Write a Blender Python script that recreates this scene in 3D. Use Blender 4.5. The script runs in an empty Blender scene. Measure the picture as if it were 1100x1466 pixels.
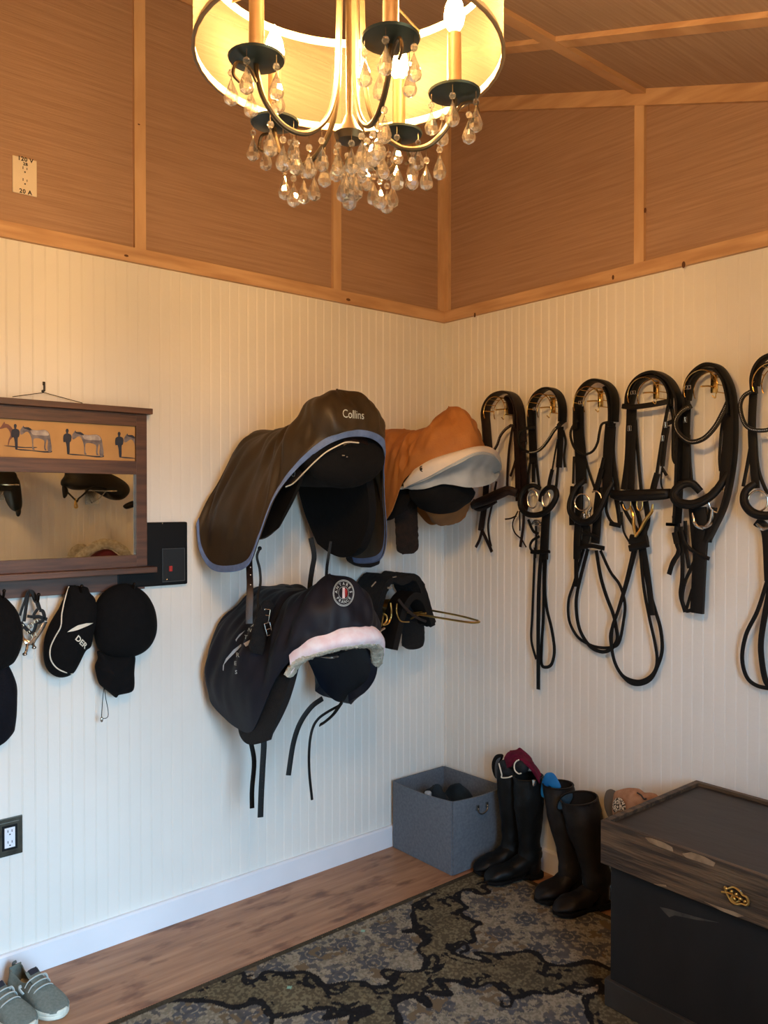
import bpy, bmesh, math, random
import numpy as np
from mathutils import Vector, Matrix, noise
from mathutils.bvhtree import BVHTree
random.seed(7)
PI = math.pi
SC = bpy.context.scene
COL = SC.collection
SC.view_settings.view_transform = 'Standard'
SC.view_settings.look = 'None'
SC.view_settings.gamma = 1
SC.view_settings.use_curve_mapping = False
SC.view_settings.exposure = 0.0

# ---------------------------------------------------------------- camera
FPX = 1179.0
CAM = Vector((-2.793, -2.865, 1.582))
PITCH = math.radians(-0.753)
YAW = math.atan2(.644, .765)
fh = Vector((math.sin(YAW), math.cos(YAW), 0))
RIGHT = Vector((math.cos(YAW), -math.sin(YAW), 0))
FWD = (fh * math.cos(PITCH) + Vector((0, 0, math.sin(PITCH)))).normalized()
UPV = RIGHT.cross(FWD)
cd = bpy.data.cameras.new('camera'); cam = bpy.data.objects.new('camera', cd); COL.objects.link(cam)
cam.location = CAM
cam.rotation_euler = (PI / 2 + PITCH, 0, -YAW)
cd.sensor_fit = 'VERTICAL'; cd.sensor_height = 36; cd.sensor_width = 27
cd.lens = FPX / 1466 * 36
cd.clip_start = .02
SC.camera = cam

def ray(px, py):
    return FWD + RIGHT * ((px - 550) / FPX) + UPV * ((733 - py) / FPX)
def onX(px, py, x):          # the point of the wall-parallel plane x = const seen there
    d = ray(px, py); return CAM + d * ((x - CAM.x) / d.x)
def onY(px, py, y):
    d = ray(px, py); return CAM + d * ((y - CAM.y) / d.y)
def onZ(px, py, z=0.0):
    d = ray(px, py); return CAM + d * ((z - CAM.z) / d.z)

# ---------------------------------------------------------------- materials
MATS = {}
def lin(c):
    return tuple(((v / 255) / 12.92 if v / 255 <= .04045 else ((v / 255 + .055) / 1.055) ** 2.4) for v in c)
def mat(name, rgb, rough=.6, metal=0.0, var=.12, scale=20.0, stretch=(1, 1, 1), rgb2=None, bump=0.0, bscale=None, spec=.5,
        sheen=0.0, detail=3.0, ramp=(.35, .65), coat=0.0):
    """principled material whose colour wanders between two tones by a noise in object space"""
    if name in MATS: return MATS[name]
    m = bpy.data.materials.new(name); m.use_nodes = True
    nt = m.node_tree; n = nt.nodes; l = nt.links
    b = n['Principled BSDF']
    c1 = lin(rgb)
    c2 = lin(rgb2) if rgb2 else tuple(min(1, v * (1 - var)) for v in c1)
    tc = n.new('ShaderNodeTexCoord'); mp = n.new('ShaderNodeMapping'); mp.inputs['Scale'].default_value = stretch
    l.new(tc.outputs['Object'], mp.inputs['Vector'])
    nz = n.new('ShaderNodeTexNoise'); nz.inputs['Scale'].default_value = scale; nz.inputs['Detail'].default_value = detail
    l.new(mp.outputs['Vector'], nz.inputs['Vector'])
    rp = n.new('ShaderNodeValToRGB')
    rp.color_ramp.elements[0].position = ramp[0]; rp.color_ramp.elements[1].position = ramp[1]
    rp.color_ramp.elements[0].color = (*c2, 1); rp.color_ramp.elements[1].color = (*c1, 1)
    l.new(nz.outputs['Fac'], rp.inputs['Fac']); l.new(rp.outputs['Color'], b.inputs['Base Color'])
    b.inputs['Roughness'].default_value = rough; b.inputs['Metallic'].default_value = metal
    b.inputs['Specular IOR Level'].default_value = spec
    if sheen: b.inputs['Sheen Weight'].default_value = sheen
    if coat: b.inputs['Coat Weight'].default_value = coat
    if bump:
        nb = n.new('ShaderNodeTexNoise'); nb.inputs['Scale'].default_value = bscale or scale * 4; nb.inputs['Detail'].default_value = 4
        l.new(mp.outputs['Vector'], nb.inputs['Vector'])
        bp = n.new('ShaderNodeBump'); bp.inputs['Strength'].default_value = bump; bp.inputs['Distance'].default_value = .01
        l.new(nb.outputs['Fac'], bp.inputs['Height']); l.new(bp.outputs['Normal'], b.inputs['Normal'])
    MATS[name] = m
    return m

# ---------------------------------------------------------------- mesh helpers
WORLD = {}     # world origin of every object made here (no rotations are used on parents)
def origin(o):
    p = Vector((0, 0, 0))
    while o is not None:
        p = p + WORLD[o.name]; o = o.parent
    return p
def link(o, parent, loc):
    COL.objects.link(o)
    if parent is not None:
        o.parent = parent; WORLD[o.name] = Vector((0, 0, 0))
    else:
        o.location = loc; WORLD[o.name] = Vector(loc)
def mesh(name, verts, faces, m, parent=None, loc=(0, 0, 0), smooth=True, mids=None, sharp=None):
    """verts in world coordinates; the object's origin is its parent's or loc"""
    base = origin(parent) if parent is not None else Vector(loc)
    me = bpy.data.meshes.new(name)
    bx, by, bz = base
    me.from_pydata([(v[0] - bx, v[1] - by, v[2] - bz) for v in verts], [], faces)
    for mm in (m if isinstance(m, (list, tuple)) else [m]): me.materials.append(mm)
    if mids is not None: me.polygons.foreach_set('material_index', mids)
    me.polygons.foreach_set('use_smooth', [smooth] * len(me.polygons))
    me.validate(); me.update()
    if sharp is not None: me.set_sharp_from_angle(angle=math.radians(sharp))
    o = bpy.data.objects.new(name, me)
    link(o, parent, loc)
    return o
def empty(name, loc):
    o = bpy.data.objects.new(name, None); o.empty_display_size = .05
    link(o, None, loc); return o
def tag(o, label, cat, group=None):
    o['label'] = label; o['category'] = cat
    if group: o['group'] = group
    return o
def struct(o):
    o['kind'] = 'structure'; return o
class MB:
    """collects shapes; build() links them as ONE mesh"""
    def __init__(s): s.v = []; s.f = []; s.m = []
    def add(s, vf, mi=0):
        v, f = vf; k = len(s.v)
        s.v += [tuple(p) for p in v]; s.f += [tuple(i + k for i in q) for q in f]; s.m += [mi] * len(f); return s
    def build(s, name, m, parent=None, loc=(0, 0, 0), smooth=True, sharp=40):
        return mesh(name, s.v, s.f, m, parent, loc, smooth, s.m, sharp if smooth else None)
def box(x0, x1, y0, y1, z0, z1, bev=0.0):
    x0, x1 = min(x0, x1), max(x0, x1); y0, y1 = min(y0, y1), max(y0, y1); z0, z1 = min(z0, z1), max(z0, z1)
    if not bev:
        v = [(x0, y0, z0), (x1, y0, z0), (x1, y1, z0), (x0, y1, z0), (x0, y0, z1), (x1, y0, z1), (x1, y1, z1), (x0, y1, z1)]
        return v, [(0, 3, 2, 1), (4, 5, 6, 7), (0, 1, 5, 4), (1, 2, 6, 5), (2, 3, 7, 6), (3, 0, 4, 7)]
    bm = bmesh.new()
    r = bmesh.ops.create_cube(bm, size=1)
    for q in bm.verts:
        q.co = Vector(((x0 + x1) / 2 + q.co.x * (x1 - x0), (y0 + y1) / 2 + q.co.y * (y1 - y0), (z0 + z1) / 2 + q.co.z * (z1 - z0)))
    bmesh.ops.bevel(bm, geom=list(bm.edges), offset=bev, segments=2, affect='EDGES', profile=.6)
    bm.verts.index_update()
    v = [tuple(q.co) for q in bm.verts]; f = [tuple(a.index for a in p.verts) for p in bm.faces]
    bm.free(); return v, f
def spline(pts, n, closed=False):
    """centripetal-ish Catmull-Rom through pts, n samples per span"""
    P = [np.array(p, float) for p in pts]; N = len(P); out = []
    spans = N if closed else N - 1
    for i in range(spans):
        p1, p2 = P[i], P[(i + 1) % N]
        p0 = P[i - 1] if (closed or i > 0) else 2 * p1 - p2
        p3 = P[(i + 2) % N] if (closed or i + 2 < N) else 2 * p2 - p1
        for k in range(n):
            t = k / n
            out.append(.5 * ((2 * p1) + (-p0 + p2) * t + (2 * p0 - 5 * p1 + 4 * p2 - p3) * t * t + (-p0 + 3 * p1 - 3 * p2 + p3) * t ** 3))
    if not closed: out.append(P[-1])
    return out
def resample(pts, step):
    pts = [np.array(p, float) for p in pts]
    d = [0.0]
    for a, b in zip(pts, pts[1:]): d.append(d[-1] + float(np.linalg.norm(b - a)))
    n = max(2, int(math.ceil(d[-1] / step)) + 1)
    A = np.array(pts); t = np.linspace(0, d[-1], n)
    return [np.array([np.interp(x, d, A[:, k]) for k in range(A.shape[1])]) for x in t]
def grid(rows, cu=False, cv=False):
    """rows of points -> verts, quads"""
    nr, nc = len(rows), len(rows[0]); v = [tuple(p) for r in rows for p in r]; f = []
    for i in range(nr if cu else nr - 1):
        for j in range(nc if cv else nc - 1):
            a = i * nc + j; b = i * nc + (j + 1) % nc; i2 = (i + 1) % nr
            f.append((a, b, i2 * nc + (j + 1) % nc, i2 * nc + j))
    return v, f
def surf(rows, nu=4, nv=4, cu=False, cv=False):
    """smooth surface through a grid of control points; returns dense rows"""
    R = [spline(r, nv, cv) for r in rows]
    cols = [spline([R[i][j] for i in range(len(R))], nu, cu) for j in range(len(R[0]))]
    return [[cols[j][i] for j in range(len(cols))] for i in range(len(cols[0]))]
def normals(rows):
    A = np.array(rows); du = np.gradient(A, axis=0); dv = np.gradient(A, axis=1)
    n = np.cross(du, dv); n /= (np.linalg.norm(n, axis=2, keepdims=True) + 1e-9); return n
def shell(rows, th, flip=False):
    """closed slab from a surface grid: the surface, its copy offset by th along the normal and the rim"""
    A = np.array(rows); n = normals(rows) * (-1 if flip else 1); B = A - n * th
    nr, nc = A.shape[:2]
    v = [tuple(p) for r in A for p in r] + [tuple(p) for r in B for p in r]; o = nr * nc; f = []
    for i in range(nr - 1):
        for j in range(nc - 1):
            q = (i * nc + j, i * nc + j + 1, (i + 1) * nc + j + 1, (i + 1) * nc + j)
            f.append(q); f.append(tuple(o + k for k in reversed(q)))
    rim = [(0, j) for j in range(nc)] + [(i, nc - 1) for i in range(1, nr)] + [(nr - 1, j) for j in range(nc - 2, -1, -1)] + [(i, 0) for i in range(nr - 2, 0, -1)]
    ids = [i * nc + j for i, j in rim]
    for a, b in zip(ids, ids[1:] + ids[:1]): f.append((b, a, a + o, b + o))
    return v, f
def frames(P, hint):
    P = [np.array(p, float) for p in P]; out = []; prev = None
    for i in range(len(P)):
        t = P[min(i + 1, len(P) - 1)] - P[max(i - 1, 0)]
        L = np.linalg.norm(t); t = t / L if L > 1e-9 else np.array([0, 0, 1.])
        h = np.array(hint[i] if isinstance(hint, list) else hint, float)
        w = np.cross(h, t); L = np.linalg.norm(w)
        if L < .15 and prev is not None: w = prev - t * np.dot(prev, t); L = np.linalg.norm(w)
        w = w / (L + 1e-9)
        if prev is not None and np.dot(w, prev) < 0: w = -w
        prev = w; out.append((t, w, np.cross(t, w)))
    return out
def sweep(P, w, t, hint, k=8, caps=True, sq=.55, cw=None):
    """a strap: superellipse section w (across) x t (thick) swept along P, flat side facing hint"""
    F = frames(P, hint); rows = []
    for i, p in enumerate(P):
        ww = (w[i] if isinstance(w, (list, np.ndarray)) else w) / 2; _, W, N = F[i]; r = []
        for a in range(k):
            an = 2 * PI * (a + .5) / k; c, s = math.cos(an), math.sin(an)
            r.append(np.array(p, float) + W * ww * math.copysign(abs(c) ** sq, c) + N * (t / 2) * math.copysign(abs(s) ** sq, s))
        rows.append(r)
    v, f = grid(rows, cv=True)
    if caps: f = list(f) + [tuple(reversed(range(k))), tuple(range((len(rows) - 1) * k, len(rows) * k))]
    return v, f
def strap(pts, w, t=.004, hint=(1, 0, 0), n=6, k=8, closed=False):
    P = spline(pts, n, closed)
    if closed: P.append(P[0])
    return sweep(P, w, t, hint, k)
def tube(pts, r, n=6, k=8, closed=False, hint=(.123, .2, .97)):
    P = spline(pts, n, closed) if n > 1 else [np.array(p, float) for p in pts]
    if closed: P.append(P[0])
    rr = [x * 2 for x in r] if isinstance(r, list) else 2 * r
    F = frames(P, hint); rows = []
    for i, p in enumerate(P):
        ww = (rr[i] if isinstance(rr, list) else rr) / 2; _, W, N = F[i]
        rows.append([np.array(p, float) + (W * math.cos(2 * PI * a / k) + N * math.sin(2 * PI * a / k)) * ww for a in range(k)])
    v, f = grid(rows, cv=True)
    return v, list(f) + [tuple(reversed(range(k))), tuple(range((len(rows) - 1) * k, len(rows) * k))]
def lathe(prof, c, k=24, axis='z'):
    """prof: (radius, height) pairs turned about an axis through c"""
    rows = []
    for r, h in prof:
        q = []
        for a in range(k):
            x, y = r * math.cos(2 * PI * a / k), r * math.sin(2 * PI * a / k)
            q.append({'z': (c[0] + x, c[1] + y, c[2] + h), 'y': (c[0] + x, c[1] + h, c[2] + y), 'x': (c[0] + h, c[1] + x, c[2] + y)}[axis])
        rows.append(q)
    v, f = grid(rows, cv=True)
    return v, list(f) + [tuple(reversed(range(k))), tuple(range((len(rows) - 1) * k, len(rows) * k))]
def ball(c, r, k=12, sz=1.0):
    n = k // 2
    return lathe([(max(1e-4, r * math.sin(PI * i / n)), -r * sz * math.cos(PI * i / n)) for i in range(n + 1)], c, k)
def ring(c, r1, r2, axis_n, tr, k=28, kk=8, a0=0, a1=2 * PI, rot=0):
    """elliptic wire ring in the plane normal to axis_n, r1 horizontal, r2 vertical"""
    nrm = Vector(axis_n).normalized(); h = Vector((0, 0, 1)).cross(nrm).normalized(); u = nrm.cross(h)
    if rot: h, u = h * math.cos(rot) + u * math.sin(rot), u * math.cos(rot) - h * math.sin(rot)
    full = abs(a1 - a0 - 2 * PI) < 1e-6
    m = k if full else k + 1
    P = [Vector(c) + h * r1 * math.cos(a0 + (a1 - a0) * i / k) + u * r2 * math.sin(a0 + (a1 - a0) * i / k) for i in range(m)]
    if full: P.append(P[0])
    return tube(P, tr, n=1, k=kk, hint=tuple(nrm))
def extrude_poly(pts, d):
    """flat outline (3-D points) thickened along vector d"""
    n = len(pts); v = [tuple(p) for p in pts] + [tuple(Vector(p) + Vector(d)) for p in pts]
    f = [tuple(reversed(range(n))), tuple(range(n, 2 * n))] + [(i, (i + 1) % n, n + (i + 1) % n, n + i) for i in range(n)]
    return v, f
def pillow(outline, nrm, df, db=.004, rings=7, n=5, cen=None, power=.5):
    """a closed outline swelling to df in front and db behind"""
    O = spline(outline, n, True); c = np.array(cen, float) if cen is not None else sum(O) / len(O); N = np.array(Vector(nrm).normalized())
    rows = []
    for k in range(-rings, rings + 1):
        a = abs(k) / rings; s = math.cos(a * PI / 2 * .985); h = math.sin(a * PI / 2) ** (power * 2)
        d = df * h if k > 0 else -db * h
        rows.append([c + (o - c) * s + N * d for o in O])
    v, f = grid(rows, cv=True); m = len(O)
    return v, list(f) + [tuple(reversed(range(m))), tuple(range((len(rows) - 1) * m, len(rows) * m))]
def fuzz(vf, amp, sc=60, seed=0):
    v, f = vf; out = []
    for p in v:
        q = Vector(p); out.append(tuple(q + noise.noise_vector(q * sc + Vector((seed, 0, 0))) * amp))
    return out, f
def text_mesh(s, size, extr=0.0, spacing=1.0, bold=0.0):
    c = bpy.data.curves.new('txt', 'FONT'); c.body = s; c.size = size; c.extrude = extr; c.align_x = 'CENTER'; c.align_y = 'CENTER'
    c.space_character = spacing; c.resolution_u = 3; c.offset = bold
    o = bpy.data.objects.new('txt', c); COL.objects.link(o)
    dg = bpy.context.evaluated_depsgraph_get(); me = bpy.data.meshes.new_from_object(o.evaluated_get(dg))
    v = [tuple(q.co) for q in me.vertices]; f = [tuple(p.vertices) for p in me.polygons]
    bpy.data.objects.remove(o); bpy.data.curves.remove(c); bpy.data.meshes.remove(me)
    return v, f
def place(vf, o, A, B, N=None):
    """flat (a, b, h) coordinates laid on the frame o + a*A + b*B + h*N"""
    A, B = Vector(A), Vector(B); N = Vector(N) if N is not None else A.cross(B)
    return [tuple(Vector(o) + A * p[0] + B * p[1] + N * p[2]) for p in vf[0]], vf[1]
def subdivide(vf, maxlen):
    bm = bmesh.new()
    vs = [bm.verts.new(p) for p in vf[0]]
    for q in vf[1]:
        try: bm.faces.new([vs[i] for i in q])
        except ValueError: pass
    bmesh.ops.triangulate(bm, faces=bm.faces)
    for _ in range(6):
        e = [e for e in bm.edges if e.calc_length() > maxlen]
        if not e: break
        bmesh.ops.subdivide_edges(bm, edges=e, cuts=1)
        bmesh.ops.triangulate(bm, faces=[f for f in bm.faces if len(f.verts) > 3])
    bm.verts.index_update()
    r = [tuple(v.co) for v in bm.verts], [tuple(v.index for v in f.verts) for f in bm.faces]
    bm.free(); return r
def decal(vf, target_vf, lift=.0012, maxlen=.006, D=None):
    """stitch a flat drawing onto a curved cloth: every point travels along D to the cloth, then lifts off a hair"""
    vf = subdivide(vf, maxlen); tr = BVHTree.FromPolygons([Vector(p) for p in target_vf[0]], target_vf[1])
    out = []
    for p in vf[0]:
        d = Vector(D).normalized(); hit = tr.ray_cast(Vector(p), d)
        if hit[0] is None: hit = tr.find_nearest(Vector(p))
        n = hit[1] if hit[1].dot(d) < 0 else -hit[1]
        out.append(tuple(hit[0] + n * lift))
    return out, vf[1]
def copy_tree(o, parent=None):
    c = o.copy(); COL.objects.link(c); WORLD[c.name] = Vector(WORLD[o.name])
    if parent is not None: c.parent = parent
    for ch in [q for q in o.children]: copy_tree(ch, c)
    return c
# ---------------------------------------------------------------- room
XW, YN, HB = -4.3, -3.2, 2.44          # far-left wall, wall behind the camera, top of the beadboard
def ceil_z(y): return 3.51 + .3333 * y
M_bead = mat('painted_beadboard', (230, 226, 218), .45, var=.05, scale=3, bump=.05, bscale=60)
M_base = mat('painted_baseboard', (228, 228, 232), .4, var=.04, scale=6)
def ply_mat(name, c1, c2, axis_stretch):
    m = mat(name, c1, .55, rgb2=c2, scale=1.0, stretch=axis_stretch, detail=6, ramp=(.3, .7), bump=.25, bscale=2.0)
    return m
M_ply = ply_mat('luan_plywood_panel', (174, 140, 114), (154, 120, 94), (3, 3, 95))
M_plyc = ply_mat('luan_ceiling_panel', (176, 150, 126), (156, 128, 104), (3, 90, 90))
M_pine = mat('raw_pine_batten', (214, 176, 134), .6, rgb2=(190, 148, 106), scale=2.5, stretch=(4, 4, 1), detail=4)
M_pineh = mat('raw_pine_trim', (208, 168, 126), .6, rgb2=(180, 138, 98), scale=3, stretch=(1, 1, 9), detail=4)

def bead_profile(L, pitch=.0413, off=.012):
    """(along, depth) of a beadboard sheet: flats with a narrow double groove"""
    out = [(0, 0)]; s = off
    while s + .01 < L:
        out += [(s, 0), (s + .0016, -.0009), (s + .0036, .0004), (s + .0056, -.0009), (s + .0072, 0)]
        s += pitch
    out.append((L, 0)); return out
def bead_wall(L, z0, z1, fn):
    P = bead_profile(L); v = []; f = []
    for s, d in P: v += [fn(s, d, z0), fn(s, d, z1)]
    for i in range(len(P) - 1): f.append((2 * i, 2 * i + 2, 2 * i + 3, 2 * i + 1))
    return v, f
TH = .1
# left wall: plane y = 0
mb = MB()
mb.add(bead_wall(-XW, 0, HB, lambda s, d, z: (-s, -d, z)), 0)
mb.add(([(0, 0, HB), (XW, 0, HB), (XW, 0, ceil_z(0) + .02), (0, 0, ceil_z(0) + .02)], [(0, 3, 2, 1)]), 1)
mb.add(box(XW - TH, TH, .004, TH, -.05, 3.7), 1)
struct(mb.build('wall_left', [M_bead, M_ply], smooth=False))
mb = MB()
mb.add(bead_wall(-YN, 0, HB, lambda s, d, z: (-d, -s, z)), 0)
mb.add(([(0, 0, HB), (0, YN, HB), (0, YN, ceil_z(YN) + .02), (0, 0, ceil_z(0) + .02)], [(0, 1, 2, 3)]), 1)
mb.add(box(.004, TH, YN - TH, TH, -.05, 3.7), 1)
struct(mb.build('wall_right', [M_bead, M_ply], smooth=False))
# far-left wall
mb = MB()
mb.add(bead_wall(-YN, 0, HB, lambda s, d, z: (XW + d, -s, z)), 0)
mb.add(box(XW - TH, XW - .004, YN - TH, TH, -.05, 3.7), 0)
mb.add(([(XW, 0, HB), (XW, YN, HB), (XW, YN, ceil_z(YN) + .02), (XW, 0, ceil_z(0) + .02)], [(0, 3, 2, 1)]), 1)
struct(mb.build('wall_far_left', [M_bead, M_ply], smooth=False))
# wall behind the camera with the open doorway
DX0, DX1, DZ = -2.32, -1.36, 2.05
mb = MB()
for a, b, z0, z1 in ((XW, DX0, 0, HB), (DX1, 0, 0, HB), (DX0, DX1, DZ, HB)):
    mb.add(bead_wall(b - a, z0, z1, lambda s, d, z, a=a: (a + s, YN + d, z)))
    mb.add(box(a, b, YN - TH, YN - .004, z0 - (.05 if z0 == 0 else 0), z1 + .1))
struct(mb.build('wall_rear', M_bead, smooth=False))
mb = MB()
mb.add(box(DX0 - .07, DX0, YN - TH, YN + .018, 0, DZ + .07)); mb.add(box(DX1, DX1 + .07, YN - TH, YN + .018, 0, DZ + .07))
mb.add(box(DX0, DX1, YN - TH, YN + .018, DZ, DZ + .07))
struct(mb.build('trim_1', M_base, smooth=False))
# unseen open door leaf, added to keep daylight off the right wall
M_block_door = mat('light_block_door_paint', (222, 222, 220), .45, var=.03)
def leaf(a0, a1, h0, z0, z1):
    p, q = Vector((DX1 - .012, YN + .03)), Vector((-1.43, YN + .84)); d = (q - p).normalized(); n_ = Vector((-d.y, d.x)); v = []
    for z in (z0, z1):
        for a, h in ((a0, -h0), (a1, -h0), (a1, h0), (a0, h0)):
            w_ = p + d * a + n_ * h; v.append((w_.x, w_.y, z))
    return v, [(0, 3, 2, 1), (4, 5, 6, 7), (0, 1, 5, 4), (1, 2, 6, 5), (2, 3, 7, 6), (3, 0, 4, 7)]
mb = MB()
for q in ((0, .11, .006, DZ - .01), (.69, .80, .006, DZ - .01), (.11, .69, .006, .92), (.11, .69, 1.93, DZ - .01)): mb.add(leaf(q[0], q[1], .018, q[2], q[3]))
dr_ = struct(mb.build('light_block_door', M_block_door, smooth=False))
M_block_pane = bpy.data.materials.new('light_block_door_glass'); M_block_pane.use_nodes = True; n = M_block_pane.node_tree.nodes; l = M_block_pane.node_tree.links
g_ = n.new('ShaderNodeBsdfGlossy'); g_.inputs['Roughness'].default_value = .03; t_ = n.new('ShaderNodeBsdfTransparent'); x_ = n.new('ShaderNodeMixShader'); x_.inputs[0].default_value = .06
l.new(t_.outputs[0], x_.inputs[1]); l.new(g_.outputs[0], x_.inputs[2]); l.new(x_.outputs[0], n['Material Output'].inputs[0])
mb = MB(); mb.add(leaf(.11, .69, .003, .92, 1.93)); mb.build('light_passing_pane', M_block_pane, dr_, smooth=False)  # clear upper half, added to let some daylight reach the lower right wall
mb = MB(); mb.add(leaf(.16, .64, .022, .15, .85)); mb.build('block_door_panel', M_block_door, dr_, smooth=False)
mb = MB(); mb.add(leaf(.715, .745, .045, .98, 1.01)); mb.build('block_door_handle', mat('steel_handle', (180, 178, 172), .3, metal=.9), dr_, smooth=False)
# ceiling
mb = MB()
v = [(XW - TH, YN - TH, ceil_z(YN - TH)), (TH, YN - TH, ceil_z(YN - TH)), (TH, TH, ceil_z(TH)), (XW - TH, TH, ceil_z(TH))]
mb.add((v + [(a, b, c + .08) for a, b, c in v], [(0, 1, 2, 3), (7, 6, 5, 4), (0, 4, 5, 1), (1, 5, 6, 2), (2, 6, 7, 3), (3, 7, 4, 0)]))
struct(mb.build('ceiling', M_plyc, smooth=False))
# floor
def wood_floor():
    m = bpy.data.materials.new('worn_plank_floor'); m.use_nodes = True; nt = m.node_tree; n = nt.nodes; l = nt.links; b = n['Principled BSDF']
    tc = n.new('ShaderNodeTexCoord')
    def nz(scale, st, detail=4):
        mp = n.new('ShaderNodeMapping'); mp.inputs['Scale'].default_value = st; l.new(tc.outputs['Object'], mp.inputs['Vector'])
        q = n.new('ShaderNodeTexNoise'); q.inputs['Scale'].default_value = scale; q.inputs['Detail'].default_value = detail
        l.new(mp.outputs['Vector'], q.inputs['Vector']); return q.outputs['Fac']
    def ramp(fac, stops):
        r = n.new('ShaderNodeValToRGB'); e = r.color_ramp.elements
        e[0].position, e[0].color = stops[0][0], (*lin(stops[0][1]), 1); e[1].position, e[1].color = stops[-1][0], (*lin(stops[-1][1]), 1)
        for p, c in stops[1:-1]: q = e.new(p); q.color = (*lin(c), 1)
        l.new(fac, r.inputs['Fac']); return r.outputs['Color']
    grain = ramp(nz(3.0, (1.0, 11, 1), 7), [(.3, (138, 99, 71)), (.5, (158, 116, 84)), (.72, (176, 134, 100))])
    stain = nz(5.5, (1, 2.6, 1), 5)
    sr = ramp(stain, [(.28, (110, 84, 66)), (.36, (176, 150, 130)), (.46, (255, 255, 255))])
    mx = n.new('ShaderNodeMix'); mx.data_type = 'RGBA'; mx.blend_type = 'MULTIPLY'; mx.inputs[0].default_value = .75
    l.new(grain, mx.inputs[6]); l.new(sr, mx.inputs[7]); l.new(mx.outputs[2], b.inputs['Base Color'])
    b.inputs['Roughness'].default_value = .5
    bp = n.new('ShaderNodeBump'); bp.inputs['Strength'].default_value = .25; bp.inputs['Distance'].default_value = .004
    l.new(nz(8, (1, 12, 1)), bp.inputs['Height']); l.new(bp.outputs['Normal'], b.inputs['Normal'])
    return m
M_floor = wood_floor()
mb = MB(); mb.add(box(XW - TH, TH, YN - TH, TH, -.06, 0))
struct(mb.build('floor', M_floor, smooth=False))
# baseboards
def baseboard(name, a0, a1, along, BH=.094, BT=.018):
    P = [(0, 0), (BT, 0), (BT, BH - .006), (BT - .006, BH), (0, BH)]
    mb = MB()
    def q(s, d, z): return (s, -d, z) if along == 'x' else (-d, s, z)
    v = [q(a0, d, z) for d, z in P] + [q(a1, d, z) for d, z in P]; n = len(P)
    mb.add((v, [tuple(range(n)), tuple(reversed(range(n, 2 * n)))] + [(i, n + i, n + (i + 1) % n, (i + 1) % n) for i in range(n)]))
    return struct(mb.build(name, M_base, smooth=False))
baseboard('baseboard_left', XW, -.018, 'x'); baseboard('baseboard_right', 0, YN, 'y')
# pine trim and battens; each is its own board
TW, TT = .052, .019
k = 1
def board(bx, m):
    global k
    k += 1
    mb = MB(); mb.add(bx); return struct(mb.build('trim_%d' % k, m, smooth=False))
board(box(XW, 0, 0, -TT, HB, HB + TW), M_pineh)
board(box(0, -TT, -TT, YN, HB, HB + TW), M_pineh)
CB = .045
for bx in (box(-CB, 0, 0, -TT * .9, HB + TW, ceil_z(-.02)), box(0, -TT * .9, -TT * .9, -CB, HB + TW, ceil_z(-CB))):
    board(bx, M_pine)
for x in (-.656, -1.543, -2.44, -3.35):
    board(box(x - .021, x + .021, 0, -TT * .8, HB + TW, ceil_z(-.02)), M_pine)
def sloped(x0, x1, y0, y1, d0, d1):
    """board following the ceiling, between depths d0 and d1 under it"""
    v = [(x, y, ceil_z(y) - d) for d in (d1, d0) for x, y in ((x0, y0), (x1, y0), (x1, y1), (x0, y1))]
    return v, [(0, 3, 2, 1), (4, 5, 6, 7), (0, 1, 5, 4), (1, 2, 6, 5), (2, 3, 7, 6), (3, 0, 4, 7)]
for y in (-1.076, -2.15):
    board(box(0, -TT * .8, y - .021, y + .021, HB + TW, ceil_z(y) - .03), M_pine)
    board(sloped(XW, 0, y - .03, y + .03, 0, TT), M_pineh)
board(sloped(-TT, 0, -TT, YN, 0, .062), M_pineh)          # rake trim on the right wall
board(sloped(XW, 0, -TT, 0, 0, .062), M_pineh)            # top trim on the left wall
for x in (-.53, -1.75, -2.97):
    board(sloped(x - .03, x + .03, YN, -TT, 0, TT * .9), M_pineh)
# knots and a dark gap in the pine, as the photo shows
M_knot = mat('pine_knot', (96, 58, 30), .7)
kn = MB()
for px, py, w in ((181, 366, 7), (199, 178, 4), (499, 429, 10),):
    p = onY(px, py, -TT - .0006)
    kn.add(extrude_poly([(p.x + w * .0012 * math.cos(a), p.y, p.z + w * .0006 * math.sin(a)) for a in [i * PI / 5 for i in range(10)]], (0, .0005, 0)))
for px, py, w in ((924, 301, 6), (878, 397, 6), (680, 451, 7), (979, 379, 8)):
    p = onX(px, py, -TT - .0006)
    kn.add(extrude_poly([(p.x, p.y + w * .0009 * math.cos(a), p.z + w * .0016 * math.sin(a)) for a in [i * PI / 5 for i in range(10)]], (.0005, 0, 0)))
struct(kn.build('trim_knots', M_knot, smooth=False))

# ---------------------------------------------------------------- light
w = bpy.data.worlds.new('world'); SC.world = w; w.use_nodes = True
n = w.node_tree.nodes; l = w.node_tree.links; bg = n['Background']
tc = n.new('ShaderNodeTexCoord'); sx = n.new('ShaderNodeSeparateXYZ'); l.new(tc.outputs['Generated'], sx.inputs[0])
rp = n.new('ShaderNodeValToRGB'); e = rp.color_ramp.elements
e[0].position = .44; e[0].color = (.10, .10, .07, 1); e[1].position = .56; e[1].color = (.39, .70, 1.0, 1)
mr = n.new('ShaderNodeMapRange'); mr.inputs['From Min'].default_value = -1; mr.inputs['From Max'].default_value = 1
l.new(sx.outputs['Z'], mr.inputs['Value']); l.new(mr.outputs[0], rp.inputs['Fac']); l.new(rp.outputs['Color'], bg.inputs['Color'])
bg.inputs['Strength'].default_value = 27
pl = bpy.data.lights.new('daylight_portal', 'AREA'); pl.shape = 'RECTANGLE'; pl.size = DX1 - DX0; pl.size_y = DZ
pl.cycles.is_portal = True
po = bpy.data.objects.new('daylight_portal', pl); COL.objects.link(po)
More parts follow.
